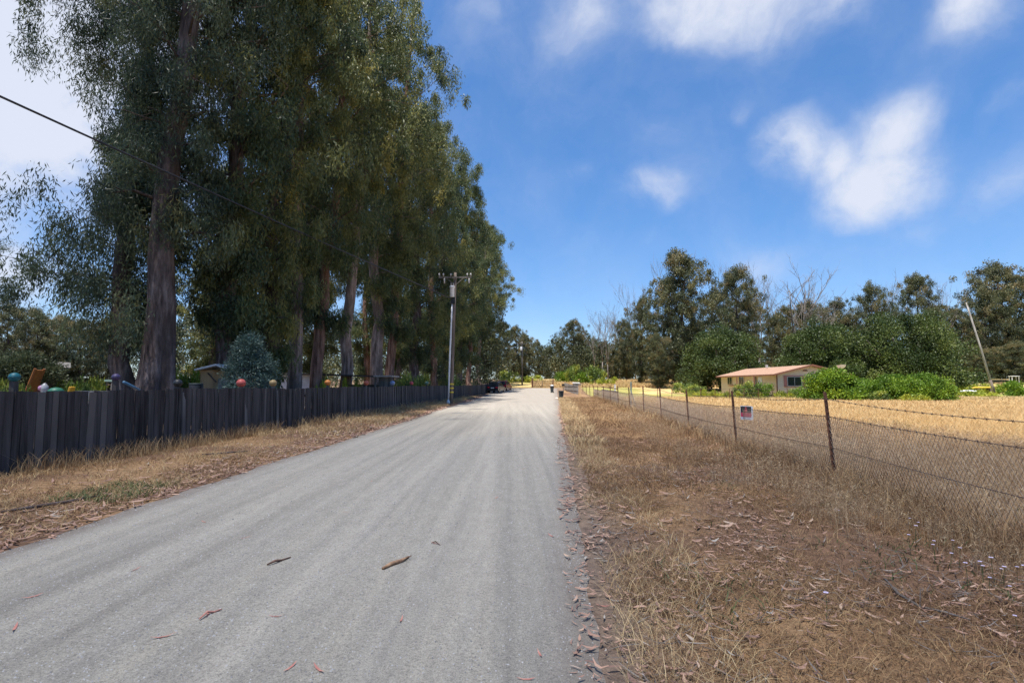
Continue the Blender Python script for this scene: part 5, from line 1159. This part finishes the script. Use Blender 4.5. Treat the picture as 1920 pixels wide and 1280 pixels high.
# ------------------------------------------------------------------ the house
def house():
    x0, x1, y0, y1 = X(1457, 60), X(1457, 60) + 7.6, 60., 76.; W = x1 - x0; D_ = y1 - y0; ev, rd = 2.72, 3.66
    o = thing('house', (x0, y0, 0), 'single storey cream house with low brown gable roof across the dry field', 'house')
    mb = MB(); mb.prism([(0, 0, .45), (W, 0, .45), (W, 0, ev), (W / 2, 0, rd - .02), (0, 0, ev)], (0, D_, 0)); mb.build('wall', M['siding'], o)
    mb = MB(); mb.box((W / 2, D_ / 2, .22), (W - .06, D_ - .06, .46)); mb.build('skirting', M['skirt'], o)
    t = .10; oh = .55; sl = (rd - ev) / (W / 2); e = .5
    mb = MB(); mb.prism([(-oh, -e, ev - sl * oh + .02), (W / 2, -e, rd + .02), (W + oh, -e, ev - sl * oh + .02), (W + oh, -e, ev - sl * oh + .02 + t), (W / 2, -e, rd + .02 + t), (-oh, -e, ev - sl * oh + .02 + t)], (0, D_ + 2 * e, 0)); rf = mb.build('roof', M['shingle'], o)
    mb = MB(); mb.box((W / 2 - .6, 9, rd + .25), (.25, .25, .35)); mb.build('vent_stack', M['porcelain'], rf)
    mb = MB(); mb.box((W / 2 + 1.2, 12, rd + .1), (.4, .4, .25)); mb.build('vent_stack', M['porcelain'], rf)
    # brown fascia along eave and rake
    mb = MB(); mb.box((-oh - .015, D_ / 2, ev - sl * oh + .05), (.03, D_ + 2 * e + .02, .17)); mb.build('fascia', M['browntrim'], rf)
    mb = MB(); z_ = ev - sl * oh
    for s in (-1, 1):
        xa = -oh if s < 0 else W + oh
        mb.prism([(xa, -e - .012, z_ - .02), (W / 2, -e - .012, rd - .02), (W / 2, -e - .012, rd + .16), (xa, -e - .012, z_ + .16)], (0, -.03, 0))
    mb.build('rake_board', M['browntrim'], rf)
    for (xx, yy, wx, wy) in ((-.012, -.012, .1, .1),): mb = MB(); mb.box((xx, yy, 1.6), (wx, wy, 2.2)); mb.build('corner_trim', M['browntrim'], o)
    mb = MB(); mb.box((W + .0, -.02, 1.6), (.1, .06, 2.2)); mb.build('corner_trim', M['browntrim'], o)
    def win(c, w_, h_, side, shutters=False):       # side 'l' on the long wall, 'g' on the gable
        rot = -math.pi / 2 if side == 'l' else 0
        q = bpy.data.objects.new('window', None)
        def put(dx, dz, sx, sz, dep, out): # box in wall frame
            mb_ = MB()
            if side == 'g': mb_.box((c[0] + dx, -out, c[1] + dz), (sx, dep, sz))
            else: mb_.box((-out, c[0] + dx, c[1] + dz), (dep, sx, sz))
            return mb_
        fr = put(0, 0, w_, h_, .06, .02).build('window', M['glass'], o)
        mbf = MB()
        for dx, dz, sx, sz in ((-w_ / 2, 0, .07, h_ + .14), (w_ / 2, 0, .07, h_ + .14), (0, 0, .05, h_ - .08)):
            m2 = put(dx, dz, sx, sz, .05, .05); mbf.add(m2.v, m2.f)
        for dx, dz, sx, sz in ((0, h_ / 2 + .035, w_ - .07, .07), (0, -h_ / 2 - .035, w_ - .07, .07)):
            m2 = put(dx, dz, sx, sz, .05, .05); mbf.add(m2.v, m2.f)
        mbf.build('frame', M['siding'] if side == 'l' else M['porcelain'], fr)
        if shutters:
            for s in (-1, 1): put(s * (w_ / 2 + .22), 0, .34, h_ + .1, .05, .03).build('shutter', M['pinktrim'], o)
            put(0, h_ / 2 + .13, w_ + .8, .1, .05, .03).build('lintel', M['pinktrim'], o); put(0, -h_ / 2 - .13, w_ + .8, .08, .07, .04).build('sill', M['pinktrim'], o)
        bpy.data.objects.remove(q)
    win((1.95, 1.92), 1.6, .95, 'g', True)
    for yy, w_ in ((12.9, 1.5), (9.2, 1.5), (5.2, .8)): win((yy, 2.05), w_, .95, 'l')
    # door, porch
    mb = MB(); mb.box((-.02, 4.0, 1.45), (.06, .95, 2.0)); d = mb.build('door', M['door'], o); mb = MB(); mb.lathe((-.08, 4.35, 1.4), [(.03, -.03), (.04, 0), (.03, .03)], 8); mb.build('handle', M['chrome'], d)
    mb = MB(); mb.box((-.7, 5.2, .22), (1.35, 5.0, .44)); mb.build('porch_deck', M['greywood'], o)
    for yy in (2.8, 7.6): mb = MB(); mb.box((-1.3, yy, 1.5), (.1, .1, 2.2)); mb.build('porch_post', M['browntrim'], o)
    for yy in np.arange(6.2, 7.5, .22): mb = MB(); mb.box((-1.3, yy, .95), (.05, .05, .8)); mb.build('baluster', M['white'], o)
    mb = MB(); mb.box((-1.3, 6.9, 1.38), (.07, 1.5, .06)); mb.build('handrail', M['browntrim'], o)
    mb = MB(); mb.box((-.08, 10.5, 1.42), (.1, 5.6, .10)); mb.build('band', M['pinktrim'], o)
    mb = MB(); mb.prism([(-1.5, 4.6, .5), (-1.5, 4.75, .5), (-1.5, 6.1, 1.45), (-1.5, 5.95, 1.45)], (.06, 0, 0)); mb.build('stair_rail', M['tanwood'], o)
    for k in range(3): mb = MB(); mb.box((-1.55 - .28 * k, 4.0, .36 - .14 * k - .08), (.28, 1.2, .16)); mb.build('step', M['greywood'], o)
    mb = MB(); mb.prism([(W / 2 - .3 - .6, -.012, 3.05), (W / 2 + .3 - .6, -.012, 3.05), (W / 2 + .2 - .6, -.012, 3.22), (W / 2 - .2 - .6, -.012, 3.22)], (0, -.02, 0)); mb.build('gable_vent', M['browntrim'], o)
    # planters, chairs by the wall
    return o
house()
y = 62.; x = X(1579, y); o = thing('satellite_dish', (x, y, 0), 'white satellite dish on a pole right of the house gable', 'satellite dish'); zc = Z(691, y)
mb = MB(); mb.tube([(0, 0, 0), (0, 0, zc - .1)], .05, 8); mb.build('pole', M['galv'], o)
mb = MB(); n = 16
prof = [(.0, .0), (.2, .02), (.4, .08), (.55, .17)]
for i, (r1, h1) in enumerate(prof[:-1]):
    r2, h2 = prof[i + 1]
    for k in range(n):
        a, b = 6.283 * k / n, 6.283 * (k + 1) / n; P = []
        for r_1, hh, aa in ((r1, h1, a), (r1, h1, b), (r2, h2, b), (r2, h2, a)):
            P.append((-.5 * hh + r_1 * math.cos(aa), -.45 * hh - .8 * r_1 * math.sin(aa), zc + 1.9 * hh + .25 * r_1 * math.sin(aa)))
        mb.add(P, [(0, 1, 2, 3)])
mb.build('reflector', M['white'], o, True); mb = MB(); mb.tube([(0, 0, zc - .1), (-.3, -.35, zc + .35)], .02, 5); mb.build('feed_arm', M['galv'], o)
# hulls and trestle in the right field
def hull(u0, u1, v, y, m, lab, name='boat_hull', h=.4):
    a, b = X(u0, y), X(u1, y); L_ = b - a; cx = (a + b) / 2; o = thing(name, (cx, y, g(cx, y)), lab, 'boat'); zc = Z(v, y) - g(cx, y)
    V = []; n = 13; k = 9
    for i in range(n):
        t = i / (n - 1) * 2 - 1; s = max(.04, (1 - t ** 2) ** .6)
        for j in range(k):
            q = math.pi * j / (k - 1); V.append((t * L_ / 2, .38 * s * math.cos(q), zc - .1 + h * (.35 + .65 * s) * math.sin(q) * .6))
    F = [(i * k + j, i * k + j + 1, (i + 1) * k + j + 1, (i + 1) * k + j) for i in range(n - 1) for j in range(k - 1)] + [tuple(i * k + j for i, j in ((q, 0) for q in range(n))) + tuple((q * k + k - 1) for q in range(n - 1, -1, -1))]
    mb = MB(); mb.add(V, F); mb.build('hull', m, o, True)
    mb = MB(); mb.tube([(-L_ * .42, 0, zc - .1 + h * .33), (0, 0, zc - .1 + h * .61), (L_ * .42, 0, zc - .1 + h * .33)], .03, 6); mb.build('keel', M['greywood'], o)
    for s in (-.28, .28): mb = MB(); mb.box((s * L_, 0, (zc - .11) / 2), (.12, .7, max(.05, zc - .12))); mb.build('trestle', M['polewood'], o)
hull(1822, 1862, 726, 76, paint('yellow_hull', (.62, .40, .03)), 'yellow hull lying upside down left of the leaning pole base')
hull(1786, 1836, 733, 70, M['galv'], 'pale grey hull lying in the weeds right of the hedge')
y = 110.; x = X(1902, y); z0 = g(x, y); o = thing('trestle_table', (x, y, z0), 'small white table standing far off at the right edge', 'table'); zt = Z(705, y) - z0
mb = MB(); mb.box((0, 0, zt), (1.7, .8, .14)); mb.build('top', M['white'], o)
for a in (-.7, .7):
    for b in (-.3, .3): mb = MB(); mb.box((a, b, (zt - .07) / 2), (.1, .1, zt - .07)); mb.build('leg', M['white'], o)
